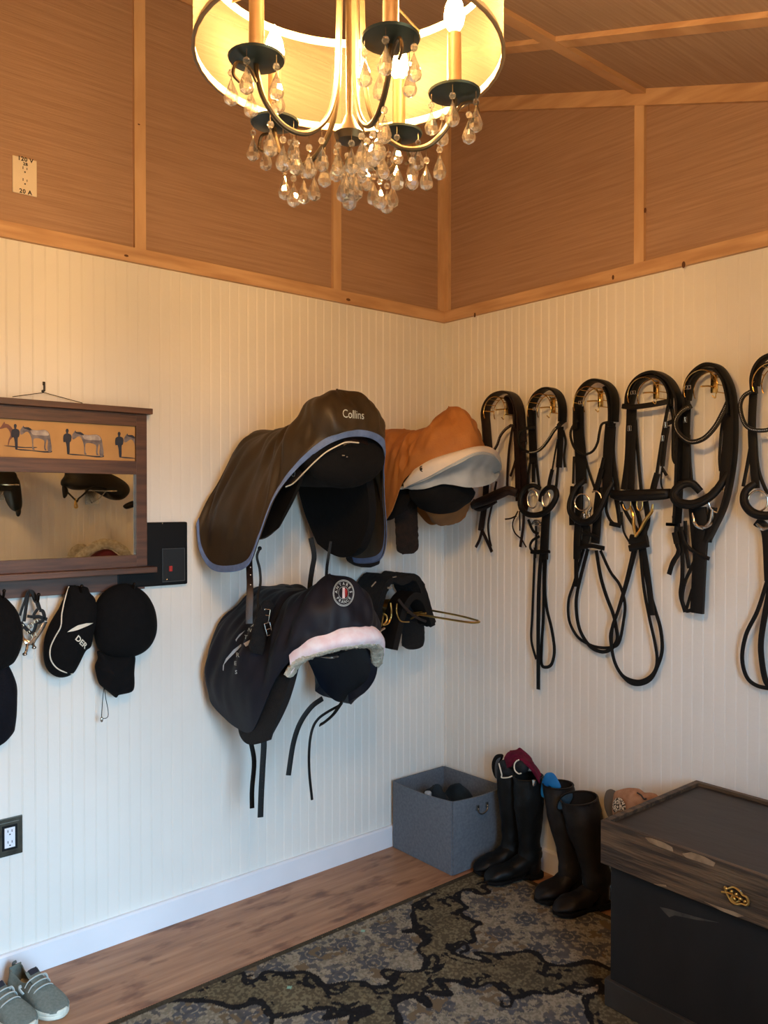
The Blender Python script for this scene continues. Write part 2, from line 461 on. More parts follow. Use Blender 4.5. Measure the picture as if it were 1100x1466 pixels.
po.location = ((DX0 + DX1) / 2, YN - TH - .01, DZ / 2); po.rotation_euler = (PI / 2, 0, 0)   # faces +y
SC.cycles.use_denoising = True
SC.cycles.max_bounces = 7; SC.cycles.diffuse_bounces = 4; SC.cycles.glossy_bounces = 4; SC.cycles.transmission_bounces = 6
SC.cycles.transparent_max_bounces = 12
SC.cycles.sample_clamp_indirect = 4.0
SC.cycles.caustics_reflective = False; SC.cycles.caustics_refractive = False
# ---------------------------------------------------------------- chandelier
M_shade = bpy.data.materials.new('sheer_shade_fabric'); M_shade.use_nodes = True
n = M_shade.node_tree.nodes; l = M_shade.node_tree.links
for q in list(n): n.remove(q)
out = n.new('ShaderNodeOutputMaterial'); tr = n.new('ShaderNodeBsdfTransparent'); tl = n.new('ShaderNodeBsdfTranslucent'); df = n.new('ShaderNodeBsdfDiffuse')
tl.inputs['Color'].default_value = (.95, .78, .48, 1); df.inputs['Color'].default_value = (.95, .82, .56, 1); tr.inputs['Color'].default_value = (1, .97, .9, 1)
a1 = n.new('ShaderNodeMixShader'); a2 = n.new('ShaderNodeMixShader'); a1.inputs[0].default_value = .5; a2.inputs[0].default_value = .06
l.new(tl.outputs[0], a1.inputs[1]); l.new(df.outputs[0], a1.inputs[2]); l.new(tr.outputs[0], a2.inputs[1]); l.new(a1.outputs[0], a2.inputs[2])
wv = n.new('ShaderNodeTexNoise'); wv.inputs['Scale'].default_value = 40; l.new(a2.outputs[0], out.inputs[0])
M_band = mat('shade_edge_tape', (240, 222, 180), .7, var=.05)
M_brass = mat('antique_brass', (104, 88, 66), .35, metal=.8, var=.2, scale=30)
M_rim = mat('brown_shade_rim', (150, 112, 72), .5)
M_bronze = mat('dark_bronze_dish', (70, 76, 66), .35, metal=.6, var=.3, scale=30)
M_sleeve = mat('candle_sleeve', (100, 74, 44), .4, metal=.5, var=.15)
M_glass = bpy.data.materials.new('crystal_glass'); M_glass.use_nodes = True
b = M_glass.node_tree.nodes['Principled BSDF']; b.inputs['Transmission Weight'].default_value = 1; b.inputs['Roughness'].default_value = .02
b.inputs['IOR'].default_value = 1.42; b.inputs['Base Color'].default_value = (1, .98, .94, 1)
n = M_glass.node_tree.nodes; l = M_glass.node_tree.links
g1 = n.new('ShaderNodeMixShader'); g2 = n.new('ShaderNodeMixShader'); t1 = n.new('ShaderNodeBsdfTransparent'); t2 = n.new('ShaderNodeBsdfTranslucent')
t2.inputs['Color'].default_value = (1, .95, .86, 1); g1.inputs[0].default_value = .35; g2.inputs[0].default_value = .05
l.new(b.outputs[0], g1.inputs[1]); l.new(t1.outputs[0], g1.inputs[2]); l.new(g1.outputs[0], g2.inputs[1]); l.new(t2.outputs[0], g2.inputs[2])
l.new(g2.outputs[0], n['Material Output'].inputs[0])
M_bulb = bpy.data.materials.new('lit_flame_bulb'); M_bulb.use_nodes = True
b = M_bulb.node_tree.nodes['Principled BSDF']; b.inputs['Emission Color'].default_value = (1.0, .575, .22, 1); b.inputs['Emission Strength'].default_value = 1150
b.inputs['Base Color'].default_value = (1, .9, .7, 1)

CH = CAM + Vector((fh.x, fh.y, 0)) * 1.25 + RIGHT * -.052; CH.z = 0
CX, CY = CH.x, CH.y; ZR = 2.242; SH = .16; SR = .23; ZB = 2.195; AR = .158
ch = empty('chandelier', (CX, CY, ceil_z(CY)))
tag(ch, 'brass crystal chandelier with sheer drum shade hanging from the sloped ceiling', 'chandelier')
# shade and its wires
R_ = [[(CX + SR * math.cos(a), CY + SR * math.sin(a), z) for a in [2 * PI * i / 72 for i in range(72)]] for z in (ZR, ZR + SH * .5, ZR + SH)]
mb = MB(); mb.add(grid(R_, cv=True)); sh = mb.build('drum_shade', M_shade, ch)
for z in (ZR, ZR + SH):
    mb = MB(); h = .009
    mb.add(strap([(CX + SR * math.cos(a), CY + SR * math.sin(a), z) for a in [2 * PI * i / 48 for i in range(48)]], .006, .003,
                 hint=(0, 0, 1), n=1, k=8, closed=True)); mb.build('shade_ring', M_rim if z == ZR else M_band, sh)
tb = MB()
for i in range(2):
    z = ZR + .006 if i == 0 else ZR + SH - .006
    rr = [[(CX + (SR - .0015 * s) * math.cos(a), CY + (SR - .0015 * s) * math.sin(a), z + dz) for a in [2 * PI * j / 72 for j in range(72)]] for s, dz in ((1, -.006), (1, .006))]
    tb.add(grid(rr, cv=True))
tb.build('edge_tape', M_band, sh)
for k_ in range(4):
    a = math.radians(20 + 90 * k_)
    mb = MB(); mb.add(tube([(CX + .012 * math.cos(a), CY + .012 * math.sin(a), ZR + SH), (CX + SR * math.cos(a), CY + SR * math.sin(a), ZR + SH)], .002, n=1))
    mb.build('shade_spider_wire', M_brass, sh)
# centre column, canopy, chain rod
mb = MB(); zc = ceil_z(CY)
mb.add(lathe([(.008, ZB - .075), (.02, ZB - .07), (.024, ZB - .06), (.012, ZB - .045), (.006, ZB - .03), (.006, ZR + .12), (.016, ZR + .125), (.022, ZR + .14), (.01, ZR + .155), (.006, ZR + .17), (.006, zc - .06)], (CX, CY, 0), 16))
mb.build('centre_column', M_brass, ch)
mb = MB(); mb.add(lathe([(.01, -.062), (.05, -.05), (.062, -.03), (.064, .01)], (CX, CY, zc - .01), 24)); mb.build('ceiling_canopy', M_brass, ch)
# crystals: one teardrop and one octagon bead, copied along the arms
def teardrop(c, L=.037, R=.0108, k=8):
    return lathe([(.0006, 0), (R * .35, -L * .22), (R * .74, -L * .48), (R, -L * .72), (R * .86, -L * .89), (R * .3, -L)], c, k)
DROP = [None]
def crystal(p, parent, two=False, L=.036, rot=0.0):
    """a wire hook, an octagonal bead and a faceted pear drop, hung from point p"""
    sc_ = L / .036
    if DROP[0] is None:
        mb = MB(); mb.add(teardrop((p[0], p[1], p[2] - .024)))
        d = mb.build('crystal_drop', M_glass, parent, smooth=False)
        mb = MB(); mb.add(ball((p[0], p[1], p[2] - .0165), .0052, 8)); mb.build('octagon_bead', M_glass, d, smooth=False)
        mb = MB(); mb.add(tube([(p[0], p[1], p[2]), (p[0], p[1], p[2] - .0115)], .0005, n=1, k=4)); mb.add(tube([(p[0], p[1], p[2] - .021), (p[0], p[1], p[2] - .026)], .0006, n=1, k=4))
        mb.build('hook_wire', M_brass, d)
        # re-centre on the hanging point
        for o in [d] + list(d.children):
            for vv in o.data.vertices: vv.co -= Vector(p) - origin(parent)
        d.location = Vector(p) - origin(parent); WORLD[d.name] = Vector(d.location)
        DROP[0] = d; return d
    src = DROP[0]; c = src.copy(); COL.objects.link(c); c.parent = parent
    c.location = Vector(p) - origin(parent); c.rotation_euler = (0, 0, rot); c.scale = (sc_,) * 3; WORLD[c.name] = Vector(c.location)
    for q in list(src.children):
        e_ = q.copy(); COL.objects.link(e_); e_.parent = c; WORLD[e_.name] = Vector((0, 0, 0))
    return c
phis = [math.atan2(-.10, -.13), math.atan2(-.153, .064), math.atan2(0, .163), math.atan2(.165, .092), math.atan2(.096, -.126)]
for i, ph in enumerate(phis):
    # ring angle measured in the camera's ground frame (right, forward)
    dr = RIGHT * math.cos(ph) + fh * math.sin(ph); dr = Vector((dr.x, dr.y, 0)).normalized()
    C = Vector((CX, CY, 0)); E_ = C + dr * AR
    arm = [C + dr * .018 + Vector((0, 0, ZR + .13)), C + dr * .02 + Vector((0, 0, ZR + .05)), C + dr * .024 + Vector((0, 0, ZB + .01)), C + dr * .04 + Vector((0, 0, ZB - .045)),
           C + dr * .075 + Vector((0, 0, ZB - .078)), C + dr * .115 + Vector((0, 0, ZB - .078)), C + dr * .146 + Vector((0, 0, ZB - .05)), E_ + Vector((0, 0, ZB - .015)), E_ + Vector((0, 0, ZB))]
    side = dr.cross(Vector((0, 0, 1)))
    mb = MB(); mb.add(tube(arm, .0042, n=8, k=8, hint=tuple(side))); 
    curl = [E_ + Vector((0, 0, ZB - .03)), E_ + dr * .012 + Vector((0, 0, ZB - .014)), E_ + dr * .03 + Vector((0, 0, ZB - .012)), E_ + dr * .036 + Vector((0, 0, ZB - .03)), E_ + dr * .026 + Vector((0, 0, ZB - .038))]
    mb.add(tube(curl, .0026, n=6, k=6, hint=tuple(side)))
    am = mb.build('arm', M_brass, ch)
    mb = MB(); mb.add(lathe([(.006, -.006), (.022, -.004), (.0385, .0), (.040, .003), (.036, .0035), (.008, .004)], (E_.x, E_.y, ZB), 24)); mb.build('drip_dish', M_bronze, am)
    mb = MB(); mb.add(lathe([(.013, 0), (.015, .006), (.011, .012), (.0105, .088), (.007, .09)], (E_.x, E_.y, ZB + .003), 16)); mb.build('candle_sleeve', M_sleeve, am)
    mb = MB(); mb.add(lathe([(.006, 0), (.0135, .012), (.016, .024), (.013, .04), (.006, .056), (.001, .066)], (E_.x, E_.y, ZB + .093), 12)); mb.build('flame_bulb', M_bulb, am)
    # drops round the dish
    for j in range(5):
        a = 2 * PI * j / 5 + i * 1.3
        crystal((E_.x + .035 * math.cos(a), E_.y + .035 * math.sin(a), ZB - .002), ch, rot=a)
    # drops under the arm
    for f_ in (.05, .072, .094, .116, .136):
        P = C + dr * f_; z = ZB - .078 + (.0 if .06 < f_ < .12 else .016)
        for s_ in (0,):
            q = P + side * .006 * s_; crystal((q.x, q.y, z - .004 - (.002 if s_ else 0)), ch, rot=f_ * 50 + s_)
for j in range(6):
    a = 2 * PI * j / 6; crystal((CX + .022 * math.cos(a), CY + .022 * math.sin(a), ZB - .066), ch, rot=a)
for j in range(4):
    a = 2 * PI * j / 4 + .5; crystal((CX + .011 * math.cos(a), CY + .011 * math.sin(a), ZB - .098), ch, rot=a)
mb = MB(); mb.add(tube([(CX, CY, ZB - .07), (CX, CY, ZB - .115)], .0015, n=1)); mb.add(ball((CX, CY, ZB - .1), .008, 12)); mb.build('finial', M_brass, ch)
crystal((CX, CY, ZB - .112), ch)
# ---------------------------------------------------------------- saddles on wall racks
M_black = mat('black_leather', (14, 13, 13), .55, rgb2=(9, 8, 8), scale=30, bump=.15, bscale=300, spec=.25)
M_blackf = mat('black_fabric', (10, 10, 12), .9, rgb2=(6, 6, 8), scale=40, bump=.2, bscale=200, spec=.25)
M_dbrown = mat('dark_brown_leather', (34, 20, 16), .45, rgb2=(22, 13, 11), scale=40, bump=.15, bscale=250)
M_brownf = mat('brown_sheepskin', (38, 24, 17), .95, rgb2=(22, 14, 10), scale=60, bump=.8, bscale=260)
M_blackfl = mat('black_sheepskin', (9, 9, 11), .95, rgb2=(4, 4, 6), scale=60, bump=.8, bscale=260)
M_wool = mat('cream_sheepskin', (206, 202, 186), .95, rgb2=(170, 164, 146), scale=50, bump=.8, bscale=200)
M_olive = mat('olive_brown_nylon', (58, 46, 30), .5, rgb2=(46, 37, 25), scale=6, bump=.35, bscale=9, spec=.35)
M_oliveln = mat('dark_green_lining', (24, 32, 28), .8, var=.2)
M_navy = mat('navy_nylon', (19, 22, 34), .6, rgb2=(13, 15, 25), scale=8, bump=.3, bscale=10, spec=.3)
M_tan = mat('tan_cotton_canvas', (176, 114, 54), .75, rgb2=(154, 96, 44), scale=7, bump=.15, bscale=120)
M_tand = mat('tan_canvas_lining', (150, 104, 56), .8, var=.2, scale=8)
M_bluetrim = mat('blue_binding', (104, 128, 176), .7, var=.2, scale=40, bump=.2, bscale=120)
M_white = mat('white_cord', (226, 218, 200), .6, var=.05)
M_pinkq = mat('pale_pink_quilting', (228, 206, 212), .8, rgb2=(238, 230, 236), scale=30)
M_whiteq = mat('white_pad_cotton', (226, 216, 204), .8, rgb2=(210, 204, 198), scale=10)
M_greyq = mat('pale_grey_pad_lining', (176, 184, 190), .85, rgb2=(158, 166, 172), scale=14)
M_steel = mat('steel_wire', (190, 186, 178), .25, metal=.95, var=.1)
M_gold = mat('brass_wire', (206, 168, 96), .28, metal=.95, var=.1)
M_embro = mat('pale_thread', (190, 204, 206), .7, var=.1)
M_red = mat('red_thread', (150, 24, 30), .7, var=.1)

def wrinkle(rows, amp, fv, ft, seed=0, k0=0.0):
    """soft folds running from ridge to hem: noise fast along the hem, slow down the cloth"""
    A = np.array(rows); n = normals(rows); nr, nc = A.shape[:2]
    for i in range(nr):
        for j in range(nc):
            t = j / (nc - 1)
            a = noise.noise(Vector((i / nr * fv + t * 1.3, t * ft, seed))) + .5 * noise.noise(Vector((i / nr * fv * 2.3 - t * 2, t * ft * 2, seed + 5)))
            A[i, j] += n[i, j] * amp * a * (k0 + (1 - k0) * math.sin(PI * min(1, t * .9 + .1)))
    return [list(r) for r in A]
def hood(st, ax, mirror=None, nv=8, nt=7):
    """st: stations of (dx, y, z) rows for the left half, wall end first; the last one is the middle of the cantle"""
    left = [[(ax + p[0], p[1], p[2]) for p in r] for r in st]
    right = [[(ax - p[0], p[1], p[2]) for p in r] for r in (mirror or st)][:-1]
    S = surf(left + right[::-1], nv, nt); n = normals(S); A = np.array(S); c = np.array([ax, -.25, A[..., 2].min()])
    if (n * (A - c)).sum() < 0: S = [r for r in S[::-1]]
    return S
def hem_band(rows, w, up=.003, th=.008):
    """a binding of even width round the lower edge of the cloth"""
    A = np.array(rows); n = normals(rows); out = []
    for i in range(len(A)):
        r = A[i][::-1]; nn = n[i][::-1]; d = np.r_[0, np.cumsum(np.linalg.norm(np.diff(r, axis=0), axis=1))]; q = []
        for s_ in (w, w * .6, w * .3, 0, -.003):
            if s_ >= 0: q.append([np.interp(s_, d, r[:, k]) for k in range(3)] + np.array([np.interp(s_, d, nn[:, k]) for k in range(3)]) * up)
            else: q.append(r[0] + (r[0] - r[2]) / np.linalg.norm(r[0] - r[2]) * -s_ + nn[0] * up * .3)
        out.append(q)
    return shell(out, th)
def sub(rows, c0, c1):
    nc = len(rows[0]); a, b = int(round(c0 * (nc - 1))), int(round(c1 * (nc - 1)))
    return [r[a:b + 1] for r in rows]
def offset(rows, d):
    A = np.array(rows); return [list(r) for r in A + normals(rows) * d]
def hang(pts, w=.022, t=.004, hint=(0, 1, 0), n=5): return strap(pts, w, t, hint, n)
def rack(ax, z, name, label, L=.5, mt=None, group='wire saddle racks'):
    """wire saddle rack: wall plate, two rails that meet in a loop, a brace"""
    mt = mt or M_steel
    mb = MB(); mb.add(box(ax - .05, ax + .05, -.006, -.001, z - .10, z + .03, .002))
    r = mb.build(name, mt, None, loc=(ax, -.003, z))
    mb = MB(); mb.add(tube([(ax - .045, -.006, z), (ax - .06, -.15, z + .005), (ax - .055, -L * .7, z), (ax - .03, -L * .95, z - .005), (ax, -L, z - .006), (ax + .03, -L * .95, z - .005), (ax + .055, -L * .7, z), (ax + .06, -.15, z + .005), (ax + .045, -.006, z)], .0045, n=6))
    mb.build('rail_loop', mt, r)
    mb = MB(); mb.add(tube([(ax, -.006, z - .09), (ax, -.12, z - .07), (ax, -.26, z - .01), (ax, -.30, z)], .004, n=6)); mb.add(tube([(ax - .057, -.26, z), (ax + .057, -.26, z)], .0035, n=1))
    mb.build('brace', mt, r)
    return tag(r, label, 'saddle rack')
def saddle_core(root, ax, zr, zs, s=1.0, far_flap=True, y0=-.05, zf=None, flapm=None, panelm=None):
    """seat and panels (a body tapering from cantle to pommel), two flaps; zr ridge height, zs how far the panel reaches down"""
    flapm = flapm or M_black; panelm = panelm or M_blackf
    rows = []
    for y, w, zt, zb in ((y0, .06, zr - .07, zs + .02), (-.12, .085, zr - .035, zs + .0), (-.22, .10, zr - .03, zs + .005), (-.34, .125, zr - .02, zs - .0), (-.44, .16, zr + .04, zs - .005), (-.52, .175, zr + .05, zs - .01), (-.565, .14, zr + .0, zs + .02), (-.585, .05, zr - .05, zs + .06)):
        zm = (zt + zb) / 2; h = (zt - zb) / 2; r = []
        for k_ in range(14):
            a = 2 * PI * k_ / 14; r.append((ax + w * s * math.cos(a), y * s, zm + h * math.sin(a) * (1 if math.sin(a) > 0 else .9)))
        rows.append(r)
    R = surf(rows, 4, 2, cv=True); v, f = grid(R, cv=True); m = len(R[0])
    mb = MB(); mb.add((v, list(f) + [tuple(reversed(range(m))), tuple(range((len(R) - 1) * m, len(R) * m))]))
    mb.build('seat_and_panel', panelm, root)
    return v, f
def flap(root, name, m, ax, sgn, z0, z1, ya, yb, dx0=.09, dx1=.2, th=.012, taper=.5, bell=.0):
    """side flap hanging from dx0 at z0 out to dx1 at z1, running from ya (wall side) to yb"""
    rows = []
    for i in range(6):
        t = i / 5; z = z0 + (z1 - z0) * t; x = ax + sgn * (dx0 + (dx1 - dx0) * math.sin(t * PI / 2) + bell * math.sin(t * PI))
        c = (ya + yb) / 2; h = (yb - ya) / 2 * (1 - (1 - taper) * max(0, t - .35) ** 2 / .4225 * 1.0)
        rows.append([(x - sgn * .02 * abs(u) ** 2, c + h * u, z + (.05 * u * u if t > .5 else 0) * (t - .5) * 2) for u in (-1, -.6, -.2, .2, .6, 1)])
    mb = MB(); mb.add(shell(surf(rows, 4, 3), th * sgn)); return mb.build(name, m, root)

# --- saddle under the olive cover --------------------------------------------------------------
ax = -1.0
r1 = rack(ax, 1.70, 'saddle_rack', 'steel wire rack carrying the saddle with the olive cover')
s1 = empty('covered_saddle', (ax, -.06, 1.75))
tag(s1, 'black saddle hanging on the wall beneath the olive brown nylon cover', 'saddle', 'saddles on the wall racks')
sv = saddle_core(s1, ax, 1.83, 1.625)
flap(s1, 'flap', M_black, ax, -1, 1.78, 1.44, -.06, -.43, .09, .19, .014, .6)
flap(s1, 'flap', M_blackf, ax, 1, 1.78, 1.36, -.05, -.50, .10, .17, .03, .62)
mb = MB()   # white piping along the cantle panel
pp = [onY(x, y, yy) for x, y, yy in ((409, 697, -.42), (420, 692, -.44), (434, 678, -.50), (449, 663, -.55), (466, 648, -.59), (484, 638, -.605), (497, 633, -.612), (514, 634, -.612))]
mb.add(tube([tuple(p) for p in pp], .0024, n=5)); mb.build('piping', M_white, s1)
# dark leather skirt panel between the hem and the piping
rowsk = [[tuple(onY(a[0], a[1], a[2])) for a in r] for r in (
    ((406, 660, -.36), (409, 680, -.38), (409, 700, -.40)), ((418, 650, -.40), (425, 668, -.42), (430, 686, -.43)), ((440, 638, -.45), (446, 650, -.47), (452, 664, -.48)),
    ((465, 626, -.50), (470, 636, -.53), (476, 648, -.54)), ((500, 618, -.53), (502, 626, -.57), (504, 636, -.585)), ((530, 622, -.52), (530, 630, -.55), (530, 640, -.56)))]
mb = MB(); mb.add(shell(surf(rowsk, 4, 3), .012)); mb.build('cantle_skirt', M_dbrown, s1)
mb = MB(); p = onY(420, 678, -.425); mb.add(ring(p, .006, .010, (-.3, -1, 0), .0016, k=16)); mb.build('d_ring', M_steel, s1)
mb = MB(); p = onY(492, 652, -.60)
mb.add(box(p.x - .006, p.x + .006, p.y, p.y + .006, p.z - .002, p.z + .002)); mb.add(ball(onY(497, 654, -.60), .003, 8)); mb.build('nail_badge', M_steel, s1)
for pts, w_ in (([(445, 770, -.30), (450, 795, -.30), (447, 815, -.29), (444, 838, -.28)], .020), ([(474, 775, -.30), (470, 800, -.30), (468, 815, -.29), (467, 838, -.28)], .012)):
    P = [tuple(onY(*q)) for q in pts]; P.append((P[-1][0], P[-1][1], P[-1][2] - .05))
    mb = MB(); mb.add(hang(P, w_, .004, (.5, 1, 0))); mb.build('billet_strap', M_black, s1)
P = [tuple(onY(*q)) for q in ((357, 785, -.27), (357, 808, -.31), (358, 840, -.39), (357, 880, -.42), (357, 893, -.425))]
mb = MB(); mb.add(hang(P, .024, .004, (.5, 1, 0))); b_ = mb.build('billet_strap', M_dbrown, s1); b_['label'] = 'brown leather billet strap with punched holes'
mb = MB()
for y in (812, 823, 837, 852):
    p = onY(358, y, -.39 - (y - 840) * .0008); mb.add(ball((p.x, p.y - .004, p.z), .0022, 8))
mb.build('punched_hole', M_white, b_)
P = [tuple(onY(*q)) for q in ((372, 785, -.24), (368, 797, -.24), (372, 815, -.24), (373, 835, -.25), (369, 855, -.27), (371, 878, -.3))]
mb = MB(); mb.add(hang(P, .010, .004, (.5, 1, 0))); mb.add(ball(P[0], .008, 10)); mb.build('keeper_strap', M_black, s1)
# cover
st = [[(0, -.035, 1.85), (-.10, -.035, 1.835), (-.175, -.035, 1.77), (-.262, -.035, 1.63), (-.335, -.035, 1.50)],
      [(0, -.08, 1.865), (-.11, -.07, 1.84), (-.19, -.07, 1.76), (-.29, -.07, 1.58), (-.34, -.07, 1.40)],
      [(0, -.15, 1.87), (-.12, -.14, 1.84), (-.20, -.14, 1.75), (-.295, -.13, 1.55), (-.325, -.13, 1.335)],
      [(0, -.22, 1.872), (-.12, -.22, 1.84), (-.20, -.24, 1.73), (-.285, -.25, 1.54), (-.315, -.25, 1.33)],
      [(0, -.29, 1.88), (-.12, -.30, 1.84), (-.20, -.32, 1.73), (-.275, -.34, 1.55), (-.305, -.36, 1.36)],
      [(0, -.34, 1.90), (-.12, -.36, 1.85), (-.20, -.38, 1.75), (-.265, -.40, 1.58), (-.29, -.405, 1.45)],
      [(0, -.385, 1.935), (-.13, -.41, 1.88), (-.195, -.43, 1.79), (-.235, -.44, 1.66), (-.25, -.44, 1.59)],
      [(0, -.425, 1.965), (-.125, -.455, 1.92), (-.175, -.49, 1.84), (-.195, -.505, 1.74), (-.195, -.50, 1.695)],
      [(0, -.45, 1.98), (-.11, -.50, 1.945), (-.15, -.545, 1.88), (-.15, -.57, 1.80), (-.14, -.57, 1.765)],
      [(0, -.465, 1.985), (-.06, -.535, 1.96), (-.08, -.59, 1.90), (-.08, -.605, 1.83), (-.075, -.60, 1.80)],
      [(0, -.47, 1.987), (0, -.54, 1.965), (0, -.60, 1.90), (0, -.618, 1.84), (0, -.612, 1.81)]]
c1 = empty('saddle_cover', (ax, -.05, 1.99))
tag(c1, 'olive brown nylon saddle cover with blue binding and an embroidered name', 'saddle cover', 'covers over the saddles')
H = wrinkle(hood(st, ax), .030, 19, 1.6, 3)
mb = MB(); mb.add(shell(H, .004)); cov = mb.build('cloth', M_olive, c1)
mb = MB(); mb.add(hem_band(H, .021)); mb.build('hem_binding', M_bluetrim, c1)
HG = grid(H)
def stitched(name, label_vf, m, parent, o, A, B, D, tgt, lift=.0015, ml=.006):
    mb = MB()
    for vf in label_vf: mb.add(decal(place(vf, o, A, B), tgt, lift, ml, D))
    return mb.build(name, m, parent, smooth=False)
def aim(px, py, y):        # a frame facing the camera's side of the cantle, for stitched marks
    o = onY(px, py, y); return o
o = onY(506, 594, -.75); A = RIGHT; B = Vector((0, 0, 1))
A = (RIGHT + Vector((0, 0, -.10))).normalized()
stitched('stitched_name', [text_mesh('Collins', .047)], M_embro, c1, tuple(o), A * .58, Vector((0, 0, .86)), -Vector((ray(506, 594))) * -1, HG)
# seam over the seat
mb = MB()
js = int(len(H) * .22); 
mb.add(tube([tuple(Vector(H[js][j]) + Vector((0, 0, .002))) for j in range(0, len(H[js]))], .0012, n=1, k=6)); mb.build('seam', M_olive, cov)
# brown sheepskin girth end hanging at the back right of this saddle
def fluffy(name, m, root, P, w, t, hint=(.4, 1, 0), amp=.004, k=14):
    Q = resample(spline(P, 8), .008); n_ = len(Q)
    W = [w * (1 - max(0, (abs(2 * i / (n_ - 1) - 1) - .8) / .2) ** 2 * .5) for i in range(n_)]
    vf = sweep(Q, W, t, hint, k, sq=.8); mb = MB(); mb.add(fuzz(vf, amp, 170)); return mb.build(name, m, root)

# --- saddle under the navy cover ----------------------------------------------------------------
ax = -1.03
rack(ax, 1.03, 'saddle_rack', 'steel wire rack carrying the saddle with the navy cover')
s2 = empty('covered_saddle', (ax, -.06, 1.1))
tag(s2, 'black saddle hanging on the wall beneath the navy nylon cover', 'saddle', 'saddles on the wall racks')
saddle_core(s2, ax, 1.16, 1.02, .9)
fl = flap(s2, 'flap', M_blackfl, ax, -1, 1.14, .705, -.09, -.475, .12, .205, .03, .5)
flap(s2, 'flap', M_navy, ax, 1, 1.12, .80, -.08, -.52, .10, .16, .03, .42, bell=.03)
rowsq = []
for dx, y, z, tz in ((-.175, -.475, 1.02, -.03), (-.165, -.50, 1.04, -.01), (-.14, -.545, 1.062, .0), (-.07, -.60, 1.085, .004), (0, -.62, 1.09, .004), (.07, -.61, 1.085, .0), (.13, -.57, 1.06, -.003), (.17, -.52, 1.01, -.01), (.18, -.49, .985, -.01)):
    rowsq.append([(ax + dx * .93, y + .05, z + .05), (ax + dx, y - .0, z + .045), (ax + dx * 1.06, y - .022, z + .02), (ax + dx * 1.03, y - .012, z - .002 + tz)])
Q = surf(rowsq, 6, 4)
mb = MB(); mb.add(shell(Q, .012)); p2 = mb.build('quilted_pad', M_pinkq, s2)
mb = MB()
edge = [r[-1] for r in Q]
mb.add(fuzz(sweep(resample([tuple(Vector(e) + Vector((0, .012, -.008))) for e in edge], .006), .048, .026, (0, .3, 1), 12, sq=.8), .005, 150)); mb.build('sheepskin_lining', M_wool, p2)
mb = MB(); mb.add(tube([tuple(Vector(e) + Vector((0, -.004, .002))) for e in edge], .004, n=1)); mb.build('pad_binding', M_white, p2)
for pts, w_, h_ in (([(357, 1035, -.22), (359, 1060, -.22), (364, 1090, -.22), (361, 1130, -.22), (361, 1157, -.22)], .018, (.3, 1, 0)),
                    ([(375, 1035, -.30), (378, 1060, -.31), (376, 1100, -.31), (374, 1140, -.31), (373, 1170, -.31)], .022, (.3, 1, 0)),
                    ([(462, 1000, -.36), (446, 1012, -.36), (430, 1035, -.35), (420, 1065, -.34), (413, 1110, -.34)], .020, (.3, 1, 0)),
                    ([(486, 1010, -.36), (468, 1020, -.36), (455, 1030, -.36), (447, 1045, -.35), (443, 1070, -.35), (443, 1105, -.34), (447, 1145, -.33)], .010, (.3, 1, 0)),
                    ([(490, 1005, -.40), (478, 1022, -.40), (466, 1033, -.40), (458, 1038, -.40)], .022, (.2, .6, .6))):
    P = [tuple(onY(*q)) for q in pts]
    mb = MB(); mb.add(hang(P, w_, .0045, h_)); bl = mb.build('billet_strap', M_black, s2)
hl = MB()
for y in (1082, 1094, 1106, 1118, 1130, 1142, 1154):
    p = onY(376, y, -.3155); hl.add(ball(p, .0014, 6))
hl.build('punched_hole', M_steel, [c for c in s2.children if c.name.startswith('billet')][1])
st = [[(.0, -.035, 1.235), (-.06, -.035, 1.225), (-.135, -.035, 1.18), (-.21, -.035, 1.11), (-.262, -.035, .98), (-.262, -.05, .90)],
      [(0, -.08, 1.245), (-.07, -.07, 1.235), (-.15, -.07, 1.18), (-.225, -.07, 1.09), (-.28, -.07, .95), (-.275, -.08, .83)],
      [(0, -.14, 1.25), (-.08, -.13, 1.235), (-.16, -.13, 1.17), (-.24, -.13, 1.06), (-.28, -.14, .91), (-.255, -.16, .775)],
      [(0, -.20, 1.25), (-.09, -.20, 1.235), (-.165, -.20, 1.16), (-.24, -.21, 1.04), (-.275, -.22, .90), (-.24, -.23, .75)],
      [(0, -.26, 1.25), (-.09, -.27, 1.235), (-.165, -.28, 1.15), (-.235, -.29, 1.03), (-.265, -.31, .90), (-.235, -.31, .755)],
      [(0, -.32, 1.255), (-.10, -.33, 1.23), (-.165, -.35, 1.15), (-.22, -.37, 1.04), (-.245, -.39, .93), (-.235, -.38, .84)],
      [(0, -.365, 1.265), (-.115, -.385, 1.235), (-.17, -.41, 1.165), (-.21, -.43, 1.08), (-.22, -.44, .99), (-.215, -.435, .955)],
      [(0, -.41, 1.29), (-.12, -.44, 1.25), (-.165, -.475, 1.19), (-.185, -.495, 1.12), (-.19, -.50, 1.07), (-.185, -.495, 1.035)],
      [(0, -.44, 1.31), (-.10, -.485, 1.275), (-.14, -.535, 1.22), (-.15, -.56, 1.15), (-.145, -.565, 1.11), (-.135, -.56, 1.08)],
      [(0, -.46, 1.317), (-.05, -.52, 1.295), (-.075, -.58, 1.23), (-.08, -.605, 1.16), (-.075, -.61, 1.125), (-.07, -.60, 1.105)],
      [(0, -.465, 1.318), (0, -.53, 1.30), (0, -.592, 1.235), (0, -.617, 1.165), (0, -.622, 1.135), (0, -.615, 1.115)]]
mir = [list(r) for r in st]
for i in range(0, 6): mir[i] = [(p[0] * .8, p[1], p[2] if k_ < 3 else p[2] + .06 * (k_ - 2)) for k_, p in enumerate(st[i])]
mir[6] = [(p[0] * .9, p[1], p[2]) for p in st[6]]
c2 = empty('saddle_cover', (ax, -.05, 1.32))
tag(c2, 'navy nylon saddle cover with a round badge and stitched white letters down its flap', 'saddle cover', 'covers over the saddles')
